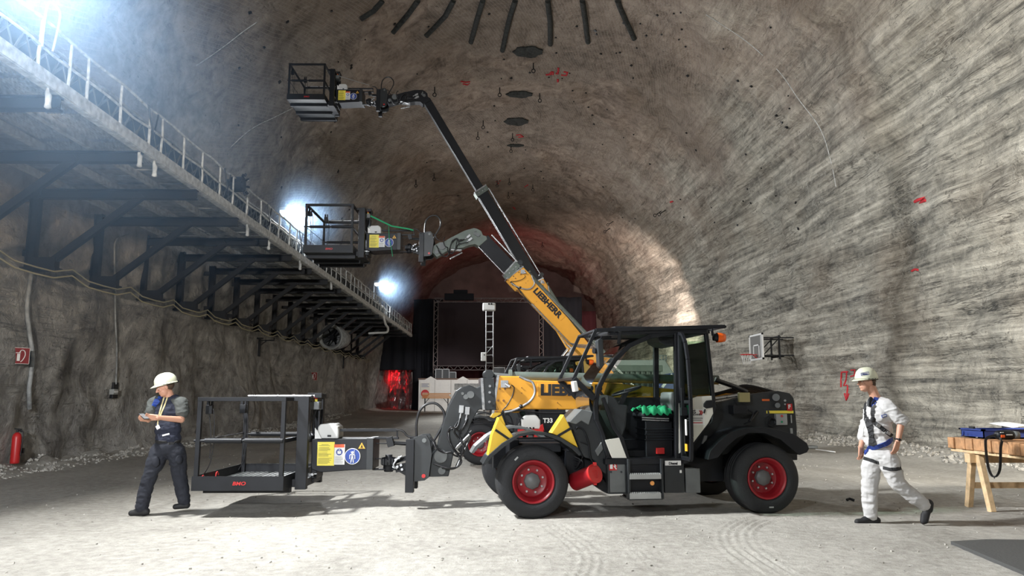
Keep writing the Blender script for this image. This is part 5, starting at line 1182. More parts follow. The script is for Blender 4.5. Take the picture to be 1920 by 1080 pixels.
# ================================================================== far end: stage, screen, curtains
YS = 60.0
def q6(px, py, Y=YS): return atY(px, py, Y)
def truss(name, a, b, s, m, par, up=(0, 0, 1)):
    a = Vector(a); b = Vector(b); d = (b - a); L = d.length; d.normalize(); u = Vector(up) if abs(d.z) < .9 else Vector((1, 0, 0)); v = d.cross(u).normalized(); u = v.cross(d).normalized(); q = MB()
    cs = [(u * i + v * j) * s / 2 for i in (-1, 1) for j in (-1, 1)]
    for c in cs: q.cyl(a + c, b + c, .03, n=6)
    n = int(L / s)
    for k in range(n):
        p = a + d * (k * L / n); r = a + d * ((k + 1) * L / n)
        for i, j in ((0, 1), (1, 3), (2, 3), (0, 2)): q.cyl(p + cs[i if k % 2 else j], r + cs[j if k % 2 else i], .016, n=5, caps=False)
    return obj(name, q, m, par)
a = q6(818, 563); b = q6(1015, 690)
t = thing('truss_screen', 'large dark projection screen framed in lattice truss at the far end', 'screen', (a.x, YS, 0.5)); inv = Matrix.Translation(-t.location)
def sc_(o): o.matrix_parent_inverse = inv; return o
tm = mat('truss_metal', (.22, .19, .19), .5, .5)
sc_(truss('truss', (a.x, YS, b.z), (a.x, YS, a.z), .32, tm, t)); sc_(truss('truss', (b.x, YS, b.z), (b.x, YS, a.z), .32, tm, t)); sc_(truss('truss', (a.x - .15, YS, a.z), (b.x + .15, YS, a.z), .32, tm, t)); sc_(truss('truss', (a.x - .15, YS, b.z), (b.x + .15, YS, b.z), .32, tm, t))
for x in (a.x, a.x + 5.8, b.x): sc_(truss('leg', (x, YS, .45), (x, YS, b.z), .3, tm, t))
sc_(obj('cloth', MB().box((a.x + .15, YS + .1, b.z + .1), (b.x - .15, YS + .16, a.z - .1)), M['screen'], t))
def cloth(name, lab, x0, x1, z0, z1, Y, m, amp=.12, cat='curtain', fr=2.2):
    q = MB(); n = max(8, int((x1 - x0) * 6)); mm = 14; vs = []
    for i in range(n + 1):
        for j in range(mm + 1):
            x = x0 + (x1 - x0) * i / n; z = z0 + (z1 - z0) * j / mm
            vs.append((x + .05 * math.sin(z * .9 + x), Y + amp * math.sin(x * fr * PI + .5 * math.sin(z * .7)) + .05 * math.sin(z * 1.1), z + .03 * math.sin(x * 3) * (j / mm)))
    q.add(vs, [(i * (mm + 1) + j, (i + 1) * (mm + 1) + j, (i + 1) * (mm + 1) + j + 1, i * (mm + 1) + j + 1) for i in range(n) for j in range(mm)], True)
    o = obj(name, q, m); sd = o.modifiers.new('s', 'SOLIDIFY'); sd.thickness = .03; tag(o, lab, cat)
p = q6(775, 561, 61.5); r = q6(822, 757, 61.5); cloth('stage_curtain', 'tall black curtain left of the truss screen', p.x, r.x + .3, .5, p.z, 61.5, M['curtain'])
p = q6(1012, 557, 61.5); r = q6(1092, 700, 61.5); cloth('stage_curtain', 'tall black curtain right of the truss screen behind the raised yellow boom', p.x, r.x, .5, p.z, 61.5, M['curtain'])
p = q6(690, 622, 61); r = q6(778, 694, 61); cloth('stage_curtain', 'low black drape over the red-lit passage', p.x - .4, r.x + .1, r.z, 6.6, 61, M['curtain'])
p = q6(815, 545, 66); r = q6(1120, 690, 66); cloth('backdrop_cloth', 'dark cloth hung behind the truss screen', p.x, r.x, .5, 9.0, 66, mat('dark_red_cloth', (.06, .01, .015), .9))
# end passage glowing red
pass_m = mat('crumpled_foil', (.55, .5, .5), .25, .7, bump=1.2, bscale=3)
t = thing('plastic_drape', 'crumpled shiny plastic sheet in the red-lit passage', 'drape', (-9, 66.2, .5))
q = MB(); rr = random.Random(9); vs = []
for i in range(25):
    for j in range(12): vs.append((-1.2 + 3.2 * i / 24, rr.uniform(-.22, .22) + .2 * math.sin(i), 3.8 * j / 11))
q.add(vs, [(i * 12 + j, (i + 1) * 12 + j, (i + 1) * 12 + j + 1, i * 12 + j + 1) for i in range(24) for j in range(11)]); obj('sheet', q, pass_m, t)
q = MB(); p = q6(771, 698, 64) - t.location; r = q6(777, 745, 64) - t.location; vs = [(p.x, p.y, p.z), (p.x + .5, p.y, p.z), (p.x + .55, p.y, p.z - .8), (p.x + .75, p.y, r.z + .6), (p.x + .45, p.y, r.z), (p.x + .2, p.y, r.z + .7), (p.x + .1, p.y, p.z - .7)]
obj('white_strip', MB().prism([(v[0], v[2]) for v in vs], p.y, p.y + .1), M['white'], t)
# stage base with white panels
p = q6(785, 712, 57); r = q6(906, 768, 57)
t = thing('stage_platform', 'long white panel wall under the stage with a no-entry sign', 'stage', (p.x, 57, .47)); W_ = r.x - p.x; Hh = p.z - .47
for k in range(4): obj('wall_panel', MB().box((W_ * k / 4 + .01, 0, 0), (W_ * (k + 1) / 4 - .01, .1, Hh)), M['white'], t)
obj('stage_floor', MB().box((-.05, .1, Hh - .12), (12, 6, Hh + .12)), mat('stage_boards', (.14, .09, .07), .7), t)
q = MB()
for x in (.9, 3.3): q.add([(x - .45, -.01, Hh), (x + .45, -.01, Hh), (x, -.01, Hh + .25), (x - .45, .2, Hh), (x + .45, .2, Hh), (x, .2, Hh + .25)], [(0, 1, 2), (3, 5, 4), (0, 2, 5, 3), (1, 4, 5, 2)])
obj('panel_peak', q, M['white'], t)
q = MB(); q.box((.15, -.03, .95), (.85, -.005, 2.1)); sg = obj('notice', q, M['cream'], t); obj('no_entry_disc', MB().cyl((.5, -.03, 1.3), (.5, -.05, 1.3), .3, n=28), M['redp'], t); obj('no_entry_bar', MB().box((.3, -.06, 1.25), (.7, -.05, 1.36)), M['white'], t)
q = MB(); [q.box((.22, -.04, 2.0 - .1 * k), (.78 - .1 * (k % 2), -.03, 2.03 - .1 * k)) for k in range(3)]; obj('notice_text', q, M['blue'], t)
q = MB(); q.box((2.7, -.05, 1.6), (5.2, -.0, 2.05)); [q.bar((2.75 + k * .3, -.06, 1.62), (2.95 + k * .3, -.06, 2.0), .03) for k in range(8)]; obj('wire_rack', q, M['dusty'], t)
# beer benches stacked on a table
p = q6(791, 737, 54); t = thing('folding_table', 'folding table loaded with stacked orange-brown bench boards by the stage', 'table', (p.x, 54, .43))
wd = q6(845, 737, 54).x - p.x; zt_ = q6(791, 747, 54).z - .43
q = MB(); [q.box((.05 * (k % 2), 0, zt_ + .1 * k), (wd - .06 * (k % 3), .5, zt_ + .07 + .1 * k)) for k in range(4)]; obj('board', q, mat('bench_boards', (.5, .24, .08), .5), t)
q = MB()
for x in (.2, wd - .2): q.bar((x, .1, 0), (x, .1, zt_), .05); q.bar((x, .1, zt_ - .35), (x + (.3 if x < 1 else -.3), .1, zt_), .04); q.bar((x, .4, 0), (x, .4, zt_), .05)
obj('leg', q, M['black'], t)
# flight cases on the stage
for k, (px, w_, h_) in enumerate(((829, .5, .72), (842, .5, .72), (855, .5, .5), (937, .9, .85))):
    p = q6(px, 700, 58.5); t = thing('flight_case', ['left one of the three dark flight cases on the stage', 'middle dark flight case on the stage', 'right, lowest of the three flight cases on the stage', 'dark flight case on the stage right of the ladder mast'][k], 'case', (p.x - .5, 58.5, .47 + Hh + .12))
    obj('body', MB().box((0, 0, 0), (w_, .6, h_)), mat('case_black', (.05, .055, .06), .4), t, .02)
    q = MB()
    for x in (0, w_): q.bar((x, -.01, 0), (x, -.01, h_), .05)
    for z in (0, h_): q.bar((0, -.01, z), (w_, -.01, z), .05)
    obj('edge', q, M['zinc'], t)
# ladder mast with white boxes
p = q6(911, 700, 45); r = q6(925, 575, 45)
t = thing('ladder_mast', 'thin lattice ladder mast with a white box on top in front of the screen', 'mast', (p.x, 45, .35)); hh_ = r.z - .35; ww = r.x - p.x
q = MB()
for x in (0, ww):
    for y in (0, .4): q.cyl((x, y, 0), (x, y, hh_), .03, n=6)
for k in range(13): z = .4 + k * (hh_ - .5) / 13; q.cyl((0, 0, z), (ww, 0, z), .022, n=6); q.cyl((0, .4, z), (ww, .4, z), .022, n=6)
for k in (0, 1, 2, 6): z = .4 + k * .55; q.cyl((0, 0, z), (ww, 0, z + .5), .018, n=6)
q.bar((0, 0, 2.0), (-1.1, -.2, 0), .04); q.bar((ww, 0, 2.0), (ww + .9, -.2, 0), .04); obj('lattice', q, M['zinc'], t)
a = q6(905, 568, 45); b = q6(929, 582, 45); obj('head_box', MB().box((a.x - p.x, -.1, b.z - .35), (b.x - p.x, .5, a.z - .35)), M['white'], t, .06, 3)
q = MB(); [q.box((x, -.12, hh_ + .1), (x + .1, -.1, hh_ + .2)) for x in (.12, .27)]; obj('socket', q, M['black'], t)
a = q6(902, 661, 45); b = q6(912, 677, 45); obj('side_box', MB().box((a.x - p.x, -.2, b.z - .35), (b.x - p.x, .1, a.z - .35)), M['white'], t, .03); obj('side_knob', MB().cyl((a.x - p.x + .2, -.22, a.z - .5), (a.x - p.x + .2, -.2, a.z - .5), .04, n=10), M['black'], t)
# dark projector hung over the screen
p = q6(862, 550, 59); t = thing('loudspeaker', 'dark loudspeaker cluster over the truss screen', 'loudspeaker', p); q = MB(); q.box((-1.2, 0, -.5), (1.1, .6, .0)); q.box((-.5, .1, 0), (.6, .5, .3)); obj('cabinet', q, M['curtain'], t, .03)

# ================================================================== container and cabin behind the cab
Yc = 26.0
def q7(px, py, Y=Yc): return atY(px, py, Y)
a = q7(1150, 685); b = q7(1240, 745); t = thing('skip_container', 'grey-green ribbed steel skip seen through the open cab', 'skip', (a.x, Yc, 0)); w_ = b.x - a.x; zt_ = a.z
q = MB(); q.box((0, 0, .35), (w_, 2, zt_ - .1)); obj('body', q, M['mossgrey'], t)
q = MB(); q.box((-.05, -.14, zt_ - .22), (w_ + .05, .06, zt_)); obj('top_rim', q, M['mossgrey'], t, .02)
q = MB(); n = 9
for k in range(n): x = .05 + k * (w_ - .15) / (n - 1); q.add([(x - .07, 0, .4), (x + .07, 0, .4), (x + .04, -.1, .4), (x - .04, -.1, .4), (x - .07, 0, zt_ - .2), (x + .07, 0, zt_ - .2), (x + .04, -.1, zt_ - .2), (x - .04, -.1, zt_ - .2)], [(0, 1, 2, 3), (4, 7, 6, 5), (0, 4, 5, 1), (1, 5, 6, 2), (2, 6, 7, 3), (3, 7, 4, 0)])
obj('rib', q, M['mossgrey'], t); q = MB(); [q.box((x, .1, 0), (x + .15, 1.9, .4)) for x in (.3, w_ - .4)]; obj('skid', q, M['black'], t)
a = q7(1158, 675, 28.5); b = q7(1262, 745, 28.5); t = thing('tipper_body', 'pale grey tipper body with a sloping end behind the ribbed skip', 'tipper', (a.x, 28.5, 0)); w_ = b.x - a.x; zt_ = a.z
q = MB(); q.prism([(-1.0, .6), (w_ + .4, .6), (w_ + .4, zt_ - 1.05), (w_ - .25, zt_), (-1.0, zt_)], 0, 2.2); obj('body', q, M['ltgrey'], t, .03); q = MB()
for x in (-.3, w_ - .6): q.cyl((x, .1, .5), (x, .45, .5), .5, n=28); q.cyl((x, 1.8, .5), (x, 2.15, .5), .5, n=28)
q.box((-1.0, .5, .45), (w_ + .3, 1.7, .62)); obj('wheel', q, M['rubber'], t)
q = MB(); q.box((1.45, .5, zt_), (1.95, .9, zt_ + .06)); [q.box((1.45 + .12 * k, .5, zt_), (1.49 + .12 * k, .55, zt_ + .2)) for k in range(5)]; q.bar((1.43, .52, zt_ + .2), (1.97, .52, zt_ + .2), .04); obj('ladder_top', q, M['dusty'], t)
a = q7(1237, 700, 22); t = thing('cabin_box', 'small dark blue steel box with a pale slanted stripe seen through the cab', 'box', (a.x, 22, 0)); zt_ = a.z
q = MB(); q.prism([(0, zt_ - .35), (.3, zt_), (1.1, zt_), (1.1, 0), (.1, 0)], 0, 1); obj('body', q, M['bluep'], t, .02); obj('stripe', MB().bar((.06, -.01, zt_ - .4), (.36, -.01, zt_ - .03), .02, .07), M['white'], t)

# ================================================================== basketball hoop
bx = 10.35; zb_, zt_ = 2.98, 4.02; y0, y1 = 29.6, 31.2
wp = hitfrom((bx, 30.4, 3.5), (1, 0, 0))
t = thing('basketball_hoop', 'basketball hoop with a clear white-edged backboard on the striped wall', 'basketball hoop', (bx, 30.4, 3.0)); c0 = Vector((bx, 30.4, 3.0))
def hb(a, b): return (Vector(a) - c0, Vector(b) - c0)
q = MB()
for a, b in (((bx - .03, y0, zb_), (bx + .02, y1, zb_ + .07)), ((bx - .03, y0, zt_ - .07), (bx + .02, y1, zt_)), ((bx - .03, y0, zb_), (bx + .02, y0 + .09, zt_)), ((bx - .03, y1 - .09, zb_), (bx + .02, y1, zt_)), ((bx - .02, 30.05, 3.55), (bx, 30.75, 3.6)), ((bx - .02, 30.05, 3.1), (bx, 30.1, 3.6)), ((bx - .02, 30.7, 3.1), (bx, 30.75, 3.6)), ((bx - .02, 29.8, zb_), (bx, 29.85, zt_))): q.box(*hb(a, b))
obj('board_frame', q, M['white'], t); obj('board_pane', MB().box(*hb((bx - .01, y0 + .08, zb_ + .06), (bx + .005, y1 - .08, zt_ - .06))), mat('smoked_pane', (.2, .2, .19), .3), t)
rc = Vector((bx - .42, 30.4, 3.2)) - c0; ring = [rc + Vector((.23 * math.cos(k * PI / 12), .23 * math.sin(k * PI / 12), 0)) for k in range(25)]
q = MB(); q.tube(ring, .02, 8, False); q.bar(rc + Vector((.2, 0, 0)), rc + Vector((.42, 0, 0)), .1, .03); q.bar(rc + Vector((.25, .0, 0)), rc + Vector((.42, 0, -.15)), .1, .02); obj('rim', q, M['redp'], t)
q = MB()
for k in range(12): a_ = k * PI / 6; b_ = a_ + PI / 6; c_ = a_ + PI / 12; p1 = rc + Vector((.22 * math.cos(a_), .22 * math.sin(a_), 0)); p2 = rc + Vector((.17 * math.cos(c_), .17 * math.sin(c_), -.2)); p3 = rc + Vector((.22 * math.cos(b_), .22 * math.sin(b_), 0)); p4 = rc + Vector((.13 * math.cos(a_), .13 * math.sin(a_), -.38)); q.tube([p1, p2, p4], .005, 4); q.tube([p3, p2], .005, 4)
obj('net', q, M['white'], t)
q = MB(); wx = wp.x - bx + .1
for y in (29.95, 30.85):
    for z in (3.15, 3.85): q.bar(Vector((0.02, y - 30.4, z - 3)), Vector((wx, y - 30.4, z - 3)), .05)
    q.bar(Vector((.05, y - 30.4, .1)), Vector((wx * .6, y - 30.4, .9)), .04); q.bar(Vector((wx * .55, y - 30.4, 0)), Vector((wx * .55, y - 30.4, .95)), .06)
q.bar((wx * .55, -.45, .9), (wx * .55, .45, .9), .05); q.bar((wx * .55, -.45, .1), (wx * .55, .45, .1), .05); obj('wall_frame', q, M['black'], t)
cb_ = hit(1240, 395, .1)[0]

# ================================================================== workbench of timbers on trestles
BY0, BY1 = 8.2, 10.95; _p = atY(1773, 819, BY1); BX, BZ = _p.x, _p.z
t = thing('timber_worktop', 'brown timber planks laid side by side as a bench top at the right edge', 'worktop', (BX, 9.2, BZ - .15))
rr = random.Random(21); y = BY0
while y < BY1 - .05:
    wd = rr.uniform(.12, .17); wd = min(wd, BY1 - y); dx = rr.uniform(-.02, .02)
    obj('plank', MB().box((dx, y - 9.2 + .004, .0), (2.6 + dx, y + wd - 9.2 - .004, .15 + rr.uniform(-.006, .006))), M['wood2'], t, .008); y += wd
t = thing('support_board', 'pale flat board carrying the brown bench planks along their ends', 'board', (BX + .03, 9.2, BZ - .195)); obj('board', MB().box((0, BY0 - 9.2, 0), (.12, BY1 - 9.25, .043)), M['wood'], t, .004); t2 = t
def trestle(Y, lab):
    t = thing('trestle', lab, 'trestle', (BX + .08, Y, 0))
    obj('header_beam', MB().box((-.1, -.06, BZ - .32), (1.15, .06, BZ - .197)), M['wood'], t, .005)
    for x in (.02, .92):
        for s in (-1, 1): obj('leg', MB().bar((x, s * .25, 0.0), (x, s * .07, BZ - .21), .09, .07, (1, 0, 0)), M['wood'], t, .004)
    obj('stretcher', MB().bar((.0, .17, .3), (.94, .17, .3), .02, .08), M['wood'], t)
trestle(10.45, 'pale timber trestle in view under the brown plank bench top'); trestle(8.6, 'pale timber trestle just outside the right edge of the frame')
zt_ = BZ + .012
t = thing('blue_crate', 'shallow blue plastic crate standing on the plank bench', 'crate', (BX + .14, 10.3, zt_))
q = MB(); X1, Y1_, Hc = 1.5, .5, .12
q.box((0, 0, 0), (X1, Y1_, .012))
for a, b in (((0, 0, 0), (X1, .012, Hc)), ((0, Y1_ - .012, 0), (X1, Y1_, Hc)), ((0, 0, 0), (.012, Y1_, Hc)), ((X1 - .012, 0, 0), (X1, Y1_, Hc))): q.box(a, b)
obj('tray', q, M['bluep'], t); q = MB()
for a, b in (((-.02, -.02, Hc - .02), (X1 + .02, .02, Hc)), ((-.02, Y1_ - .02, Hc - .02), (X1 + .02, Y1_ + .02, Hc)), ((-.02, -.02, Hc - .02), (.02, Y1_ + .02, Hc))): q.box(a, b)
obj('rim', q, M['bluep'], t); q = MB(); q.box((-.01, .2, Hc), (.02, .3, Hc + .03)); q.box((.6, Y1_ - .02, Hc), (.7, Y1_ + .02, Hc + .04)); obj('clip', q, M['black'], t)
q = MB(); n = 10; vs = []
for i in range(n + 1):
    for j in range(5): vs.append((BX + .42 + .9 * i / n, 10.1 + .5 * j / 4, zt_ + .15 + .025 * math.sin(i * .7) + .01 * j))
q.add(vs, [(i * 5 + j, (i + 1) * 5 + j, (i + 1) * 5 + j + 1, i * 5 + j + 1) for i in range(n) for j in range(4)], True); o = obj('paper_sheet', q, M['white']); tag(o, 'white paper sheet lying across the blue crate', 'paper'); sd = o.modifiers.new('s', 'SOLIDIFY'); sd.thickness = .004
t = thing('hand_lamp', 'black cordless lamp with an orange button on the front edge of the bench', 'lamp', (BX + .03, 9.88, zt_ + .065))
q = MB(); q.lathe([(0, 0), (.04, 0), (.058, .03), (.062, .1), (.062, .2), (.05, .23), (0, .23)], (0, 0, 0), 'x', 24); obj('body', q, M['black'], t); q = MB(); q.lathe([(0, .3), (.045, .3), (.055, .22), (.0, .22)], (0, 0, 0), 'x', 24); obj('lamp_head', q, M['grey'], t)
obj('button', MB().box((.03, -.068, -.03), (.08, -.05, .005)), mat('orange_button', (.85, .12, .02), .4), t, .005); q = MB(); q.box((.1, -.066, .0), (.18, -.06, .012)); q.box((.03, -.062, .03), (.07, -.05, .038)); obj('lettering', q, M['white'], t)
q = MB(); pts = smoothpath([(.02, -.02, .0), (-.1, 0, -.03), (-.14, .0, -.1), (-.145, -.02, -.4), (-.15, -.12, -.52), (-.15, -.25, -.42), (-.145, -.3, -.15), (-.12, -.3, -.05), (-.02, -.1, -.04)], 6)
for a_, b_ in zip(pts[:-1], pts[1:]): q.bar(a_, b_, .035, .005, (0, 1, 0))
obj('strap', q, M['blackstrap'], t)
t = thing('pliers', 'pliers with one blue grip lying on the far left corner of the bench', 'pliers', (BX + .1, 10.75, zt_ + .012)); q = MB(); q.tube(smoothpath([(0, -.02, 0), (-.02, -.1, .02), (-.03, -.12, .07)], 5), .01, 6); obj('handle', q, M['bluep'], t); q = MB(); q.tube([(0, -.02, 0), (.06, -.04, 0), (.17, -.06, 0)], .009, 6); q.tube([(0, -.03, 0), (.06, .02, 0), (.17, .03, 0)], .009, 6); obj('jaw', q, M['steel'], t)
t = thing('spanner', 'steel spanner lying on the bench planks beside the pliers', 'spanner', (BX + .15, 10.45, zt_ + .008)); q = MB(); q.bar((0, 0, 0), (.28, .02, 0), .02, .01); q.cyl((0, 0, -.006), (0, 0, .006), .025, n=10); q.cyl((.28, .02, -.006), (.28, .02, .006), .022, n=10); obj('shaft', q, M['steel'], t)
# rubber mat lower right
pts = [atG(*p) for p in ((1783, 1022), (1850, 1019.5), (1920, 1019), (2100, 1018), (2200, 1110), (1975, 1112), (1915, 1078), (1860, 1055), (1815, 1036))]
k = len(pts); q = MB(); q.add([(p.x, p.y, .035 + fz(p.x, p.y)) for p in pts] + [(p.x, p.y, 0.005) for p in pts], [tuple(range(k)), tuple(range(k, 2 * k))[::-1]] + [(i, i + k, (i + 1) % k + k, (i + 1) % k) for i in range(k)])
tag(obj('rubber_mat', q, mat('mat_rubber', (.07, .07, .068), .8, bump=.3), fixn=True), 'dark grey rubber mat on the floor in the lower right corner', 'mat')
a = atG(1516, 842); q = MB(); q.box((a.x, a.y, .02), (a.x + .28, a.y + .4, .09)); tag(obj('floor_block', q, M['grey'], bevel=.01), 'flat grey block on the floor behind the rear wheel', 'block')
a = atG(1530, 846); b = atG(1566, 851); tag(obj('floor_rod', MB().cyl((a.x, a.y, .05), (b.x, b.y, .05), .015), M['white']), 'thin white rod on the floor beyond the rear wheel', 'rod')
a = atG(1588, 940); q = MB(); q.tube([(a.x, a.y, .02), (a.x + .05, a.y + .02, .035), (a.x + .1, a.y - .02, .015)], .02, 6); tag(obj('dark_scrap', q, M['black']), 'small dark scrap lying in the shade beside the walking man in white', 'scrap')
# ================================================================== people
def cap(q, a, b, ra, rb, n=14):
    q.tube([a, b], [ra, rb], n); q.sph(a, ra, n, 8); q.sph(b, rb, n, 8)
def limb(q, pts, rs):
    for i in range(len(pts) - 1): cap(q, pts[i], pts[i + 1], rs[i], rs[i + 1])
def fuse(name, q, vox, m, parent, origin, smooth=4, wrinkle=0.0, wsc=9.0):
    me = q.mesh('tmp'); o = bpy.data.objects.new('tmp', me); C.objects.link(o)
    r = o.modifiers.new('r', 'REMESH'); r.mode = 'VOXEL'; r.voxel_size = vox; r.use_smooth_shade = True
    s = o.modifiers.new('s', 'SMOOTH'); s.factor = .5; s.iterations = smooth
    me2 = bpy.data.meshes.new_from_object(o.evaluated_get(bpy.context.evaluated_depsgraph_get())); bpy.data.objects.remove(o)
    n = len(me2.vertices); co = np.empty(n * 3); me2.vertices.foreach_get('co', co); co = co.reshape(-1, 3)
    if wrinkle:
        nn = np.empty(n * 3); me2.vertices.foreach_get('normal', nn); nn = nn.reshape(-1, 3)
        w_ = fbm(co[:, 0] * wsc, co[:, 1] * wsc, co[:, 2] * wsc * 1.9, 3, 12); w_ = 1 - 2 * np.abs(w_); co += nn * (w_ * wrinkle)[:, None]
    vw = co.copy(); co -= np.array(origin)
    me2.vertices.foreach_set('co', co.ravel()); me2.update(); me2.name = name
    me2.polygons.foreach_set('use_smooth', np.ones(len(me2.polygons), bool))
    o = obj(name, me2, m, parent)
    bv = BVHTree.FromPolygons(vw.tolist(), [tuple(p.vertices) for p in me2.polygons])
    return o, bv
def ribbon(name, pts, bvs, w, m, parent, origin, off=.006, th=.006):
    q = MB(); L_ = []
    dense = []
    for (a, b), (c, d) in zip(pts[:-1], pts[1:]):
        k = max(2, int(math.hypot(c - a, d - b) / 2.5))
        for i in range(k): dense.append((a + (c - a) * i / k, b + (d - b) * i / k))
    dense.append(pts[-1])
    for a, b in dense:
        best = None
        for bv in bvs:
            p, n, i, dd = bv.ray_cast(CAM, ray(a, b))
            if p is not None and (best is None or dd < best[2]): best = (p, n if n.dot(ray(a, b)) < 0 else -n, dd)
        if best: L_.append((best[0] + best[1] * off - Vector(origin), best[1]))
    vs = []; 
    for i, (p, n) in enumerate(L_):
        d = (L_[min(i + 1, len(L_) - 1)][0] - L_[max(i - 1, 0)][0]); d = d.normalized() if d.length > 1e-6 else Vector((0, 0, 1)); s = d.cross(n).normalized() * w / 2
        vs += [p - s, p + s, p + s - n * (th + off), p - s - n * (th + off)]
    k = len(L_)
    if k < 2: return
    q.add(vs, [(i * 4 + j, i * 4 + (j + 1) % 4, (i + 1) * 4 + (j + 1) % 4, (i + 1) * 4 + j) for i in range(k - 1) for j in range(4)] + [(0, 1, 2, 3), ((k - 1) * 4 + 3, (k - 1) * 4 + 2, (k - 1) * 4 + 1, (k - 1) * 4)])
    return obj(name, q, m, parent, fixn=True)
def helmet(parent, o, c, d, r, tilt, decal=None):
    """c: centre of the rim circle; d: facing unit vector (horizontal)"""
    dv = Vector(d).normalized(); sv = Vector((-dv.y, dv.x, 0)); vs = []; n = 32; m_ = 12; q = MB()
    Rt = Matrix.Rotation(tilt, 3, sv)
    for i in range(m_ + 1):
        th = PI / 2 * i / m_
        for j in range(n):
            ph = 2 * PI * j / n; v = dv * (r * 1.18 * math.cos(th) ** .8 * math.cos(ph)) + sv * (r * .98 * math.cos(th) ** .8 * math.sin(ph)) + Vector((0, 0, r * 1.12 * math.sin(th)))
            if abs(math.sin(ph)) < .25 and math.sin(th) > .3: v *= 1.025
            vs.append(Rt @ v)
    f = [(i * n + j, i * n + (j + 1) % n, (i + 1) * n + (j + 1) % n, (i + 1) * n + j) for i in range(m_) for j in range(n)]
    q.add(vs, f, True)
    vs = []
    for j in range(n):
        ph = 2 * PI * j / n; cph = math.cos(ph); ex = 1 + (.34 * max(0, cph) ** 2.5 + .04)
        a = dv * (r * 1.18 * cph) + sv * (r * .98 * math.sin(ph)); b = dv * (r * 1.18 * cph * ex) + sv * (r * .98 * math.sin(ph) * (1 + .04)) + Vector((0, 0, -.012 - .012 * max(0, cph)))
        vs += [Rt @ a, Rt @ b, Rt @ (b + Vector((0, 0, -.005))), Rt @ (a + Vector((0, 0, -.006)))]
    q.add(vs, [(j * 4 + k, j * 4 + (k + 1) % 4, ((j + 1) % n) * 4 + (k + 1) % 4, ((j + 1) % n) * 4 + k) for j in range(n) for k in range(4)], True)
    ho = obj('helmet', q, M['helmet'], parent); ho.location = Vector(c) - Vector(o)
    q = MB(); ring = [Rt @ (dv * (r * 1.12 * math.cos(k * PI / 10)) + sv * (r * .93 * math.sin(k * PI / 10)) + Vector((0, 0, -.012))) for k in range(21)]; q.tube(ring, .012, 6, False); bk = Rt @ (dv * (-r * 1.2)); q.sph(bk + Vector((0, 0, -.01)), .022, 8, 6)
    obj('helmet_band', q, M['black'], ho)
    return ho
def hand(q, wrist, pdir, side, curl, s=1.0, thumb=None):
    """wrist, direction of the palm, side vector across knuckles, curl vector (palm normal, fingers bend to it)"""
    wv = Vector(wrist); d = Vector(pdir).normalized(); sd = Vector(side).normalized(); cu = Vector(curl).normalized()
    pl = .095 * s
    for k in range(4):
        o = sd * (k - 1.5) * .0235 * s; cap(q, wv + o * .7, wv + d * pl + o, .016 * s, .0125 * s, 10)
        L = (.068, .078, .073, .056)[k] * s; a = wv + d * pl + o; d2 = (d * .85 + cu * .5).normalized(); d3 = (d * .45 + cu * .9).normalized()
        b = a + d2 * L * .5; c = b + d3 * L * .32; e = c + (cu * .95 + d * .1).normalized() * L * .24
        limb(q, [a, b, c, e], [.0094 * s, .0084 * s, .0078 * s, .0072 * s])
    th = Vector(thumb).normalized() if thumb else (d * .6 - sd * .8 + cu * .3).normalized(); a = wv + d * .025 * s - sd * .028 * s
    limb(q, [a, a + th * .045 * s, a + (th * .045 + (th * .5 + d).normalized() * .032) * s, a + (th * .045 + (th * .5 + d).normalized() * .032 + d * .022) * s], [.014 * s, .0115 * s, .010 * s, .0085 * s])

def face(q, hc, f, s, r=.095):
    """hc head centre; f facing unit (3D); s side unit"""
    f = Vector(f).normalized(); s = Vector(s).normalized(); u = f.cross(s).normalized(); u = u if u.z > 0 else -u
    Mh = Matrix((f, s, u)).transposed()
    q.sph(hc + f * -.012 + u * .02, (.102, .078, .1), 20, 14, Mh); q.sph(hc + f * .03 - u * .045, (.062, .058, .075), 16, 12, Mh); q.sph(hc + f * .06 - u * .085, (.03, .03, .024), 12, 8, Mh)
    q.sph(hc + f * .078 + u * .03, (.016, .05, .014), 12, 8, Mh)
    cap(q, hc + f * .088 + u * .018, hc + f * .112 - u * .018, .008, .013, 8); q.sph(hc + f * .1 - u * .022, (.013, .018, .01), 10, 6, Mh)
    q.sph(hc + f * .084 - u * .052, (.012, .026, .006), 10, 6, Mh); q.sph(hc + f * .082 - u * .063, (.013, .022, .006), 10, 6, Mh)
    for sg in (-1, 1):
        q.sph(hc + f * -.008 + s * sg * .08 - u * .005, (.02, .009, .033), 10, 8, Mh); q.sph(hc + f * .065 + s * sg * .035 - u * .015, (.02, .022, .02), 10, 6, Mh)
    return Mh, u
def eyes(hc, f, s, u, parent, o):
    q = MB(); q2 = MB()
    for sg in (-1, 1): c = hc + f * .076 + s * sg * .029 + u * .01; q.sph(c - Vector(o), (.011, .011, .008), 10, 8); q2.sph(c + f * .009 - Vector(o), .0048, 8, 6)
    obj('eye', q, mat('eye_white', (.7, .68, .65), .3), parent); obj('iris', q2, M['hair'], parent)

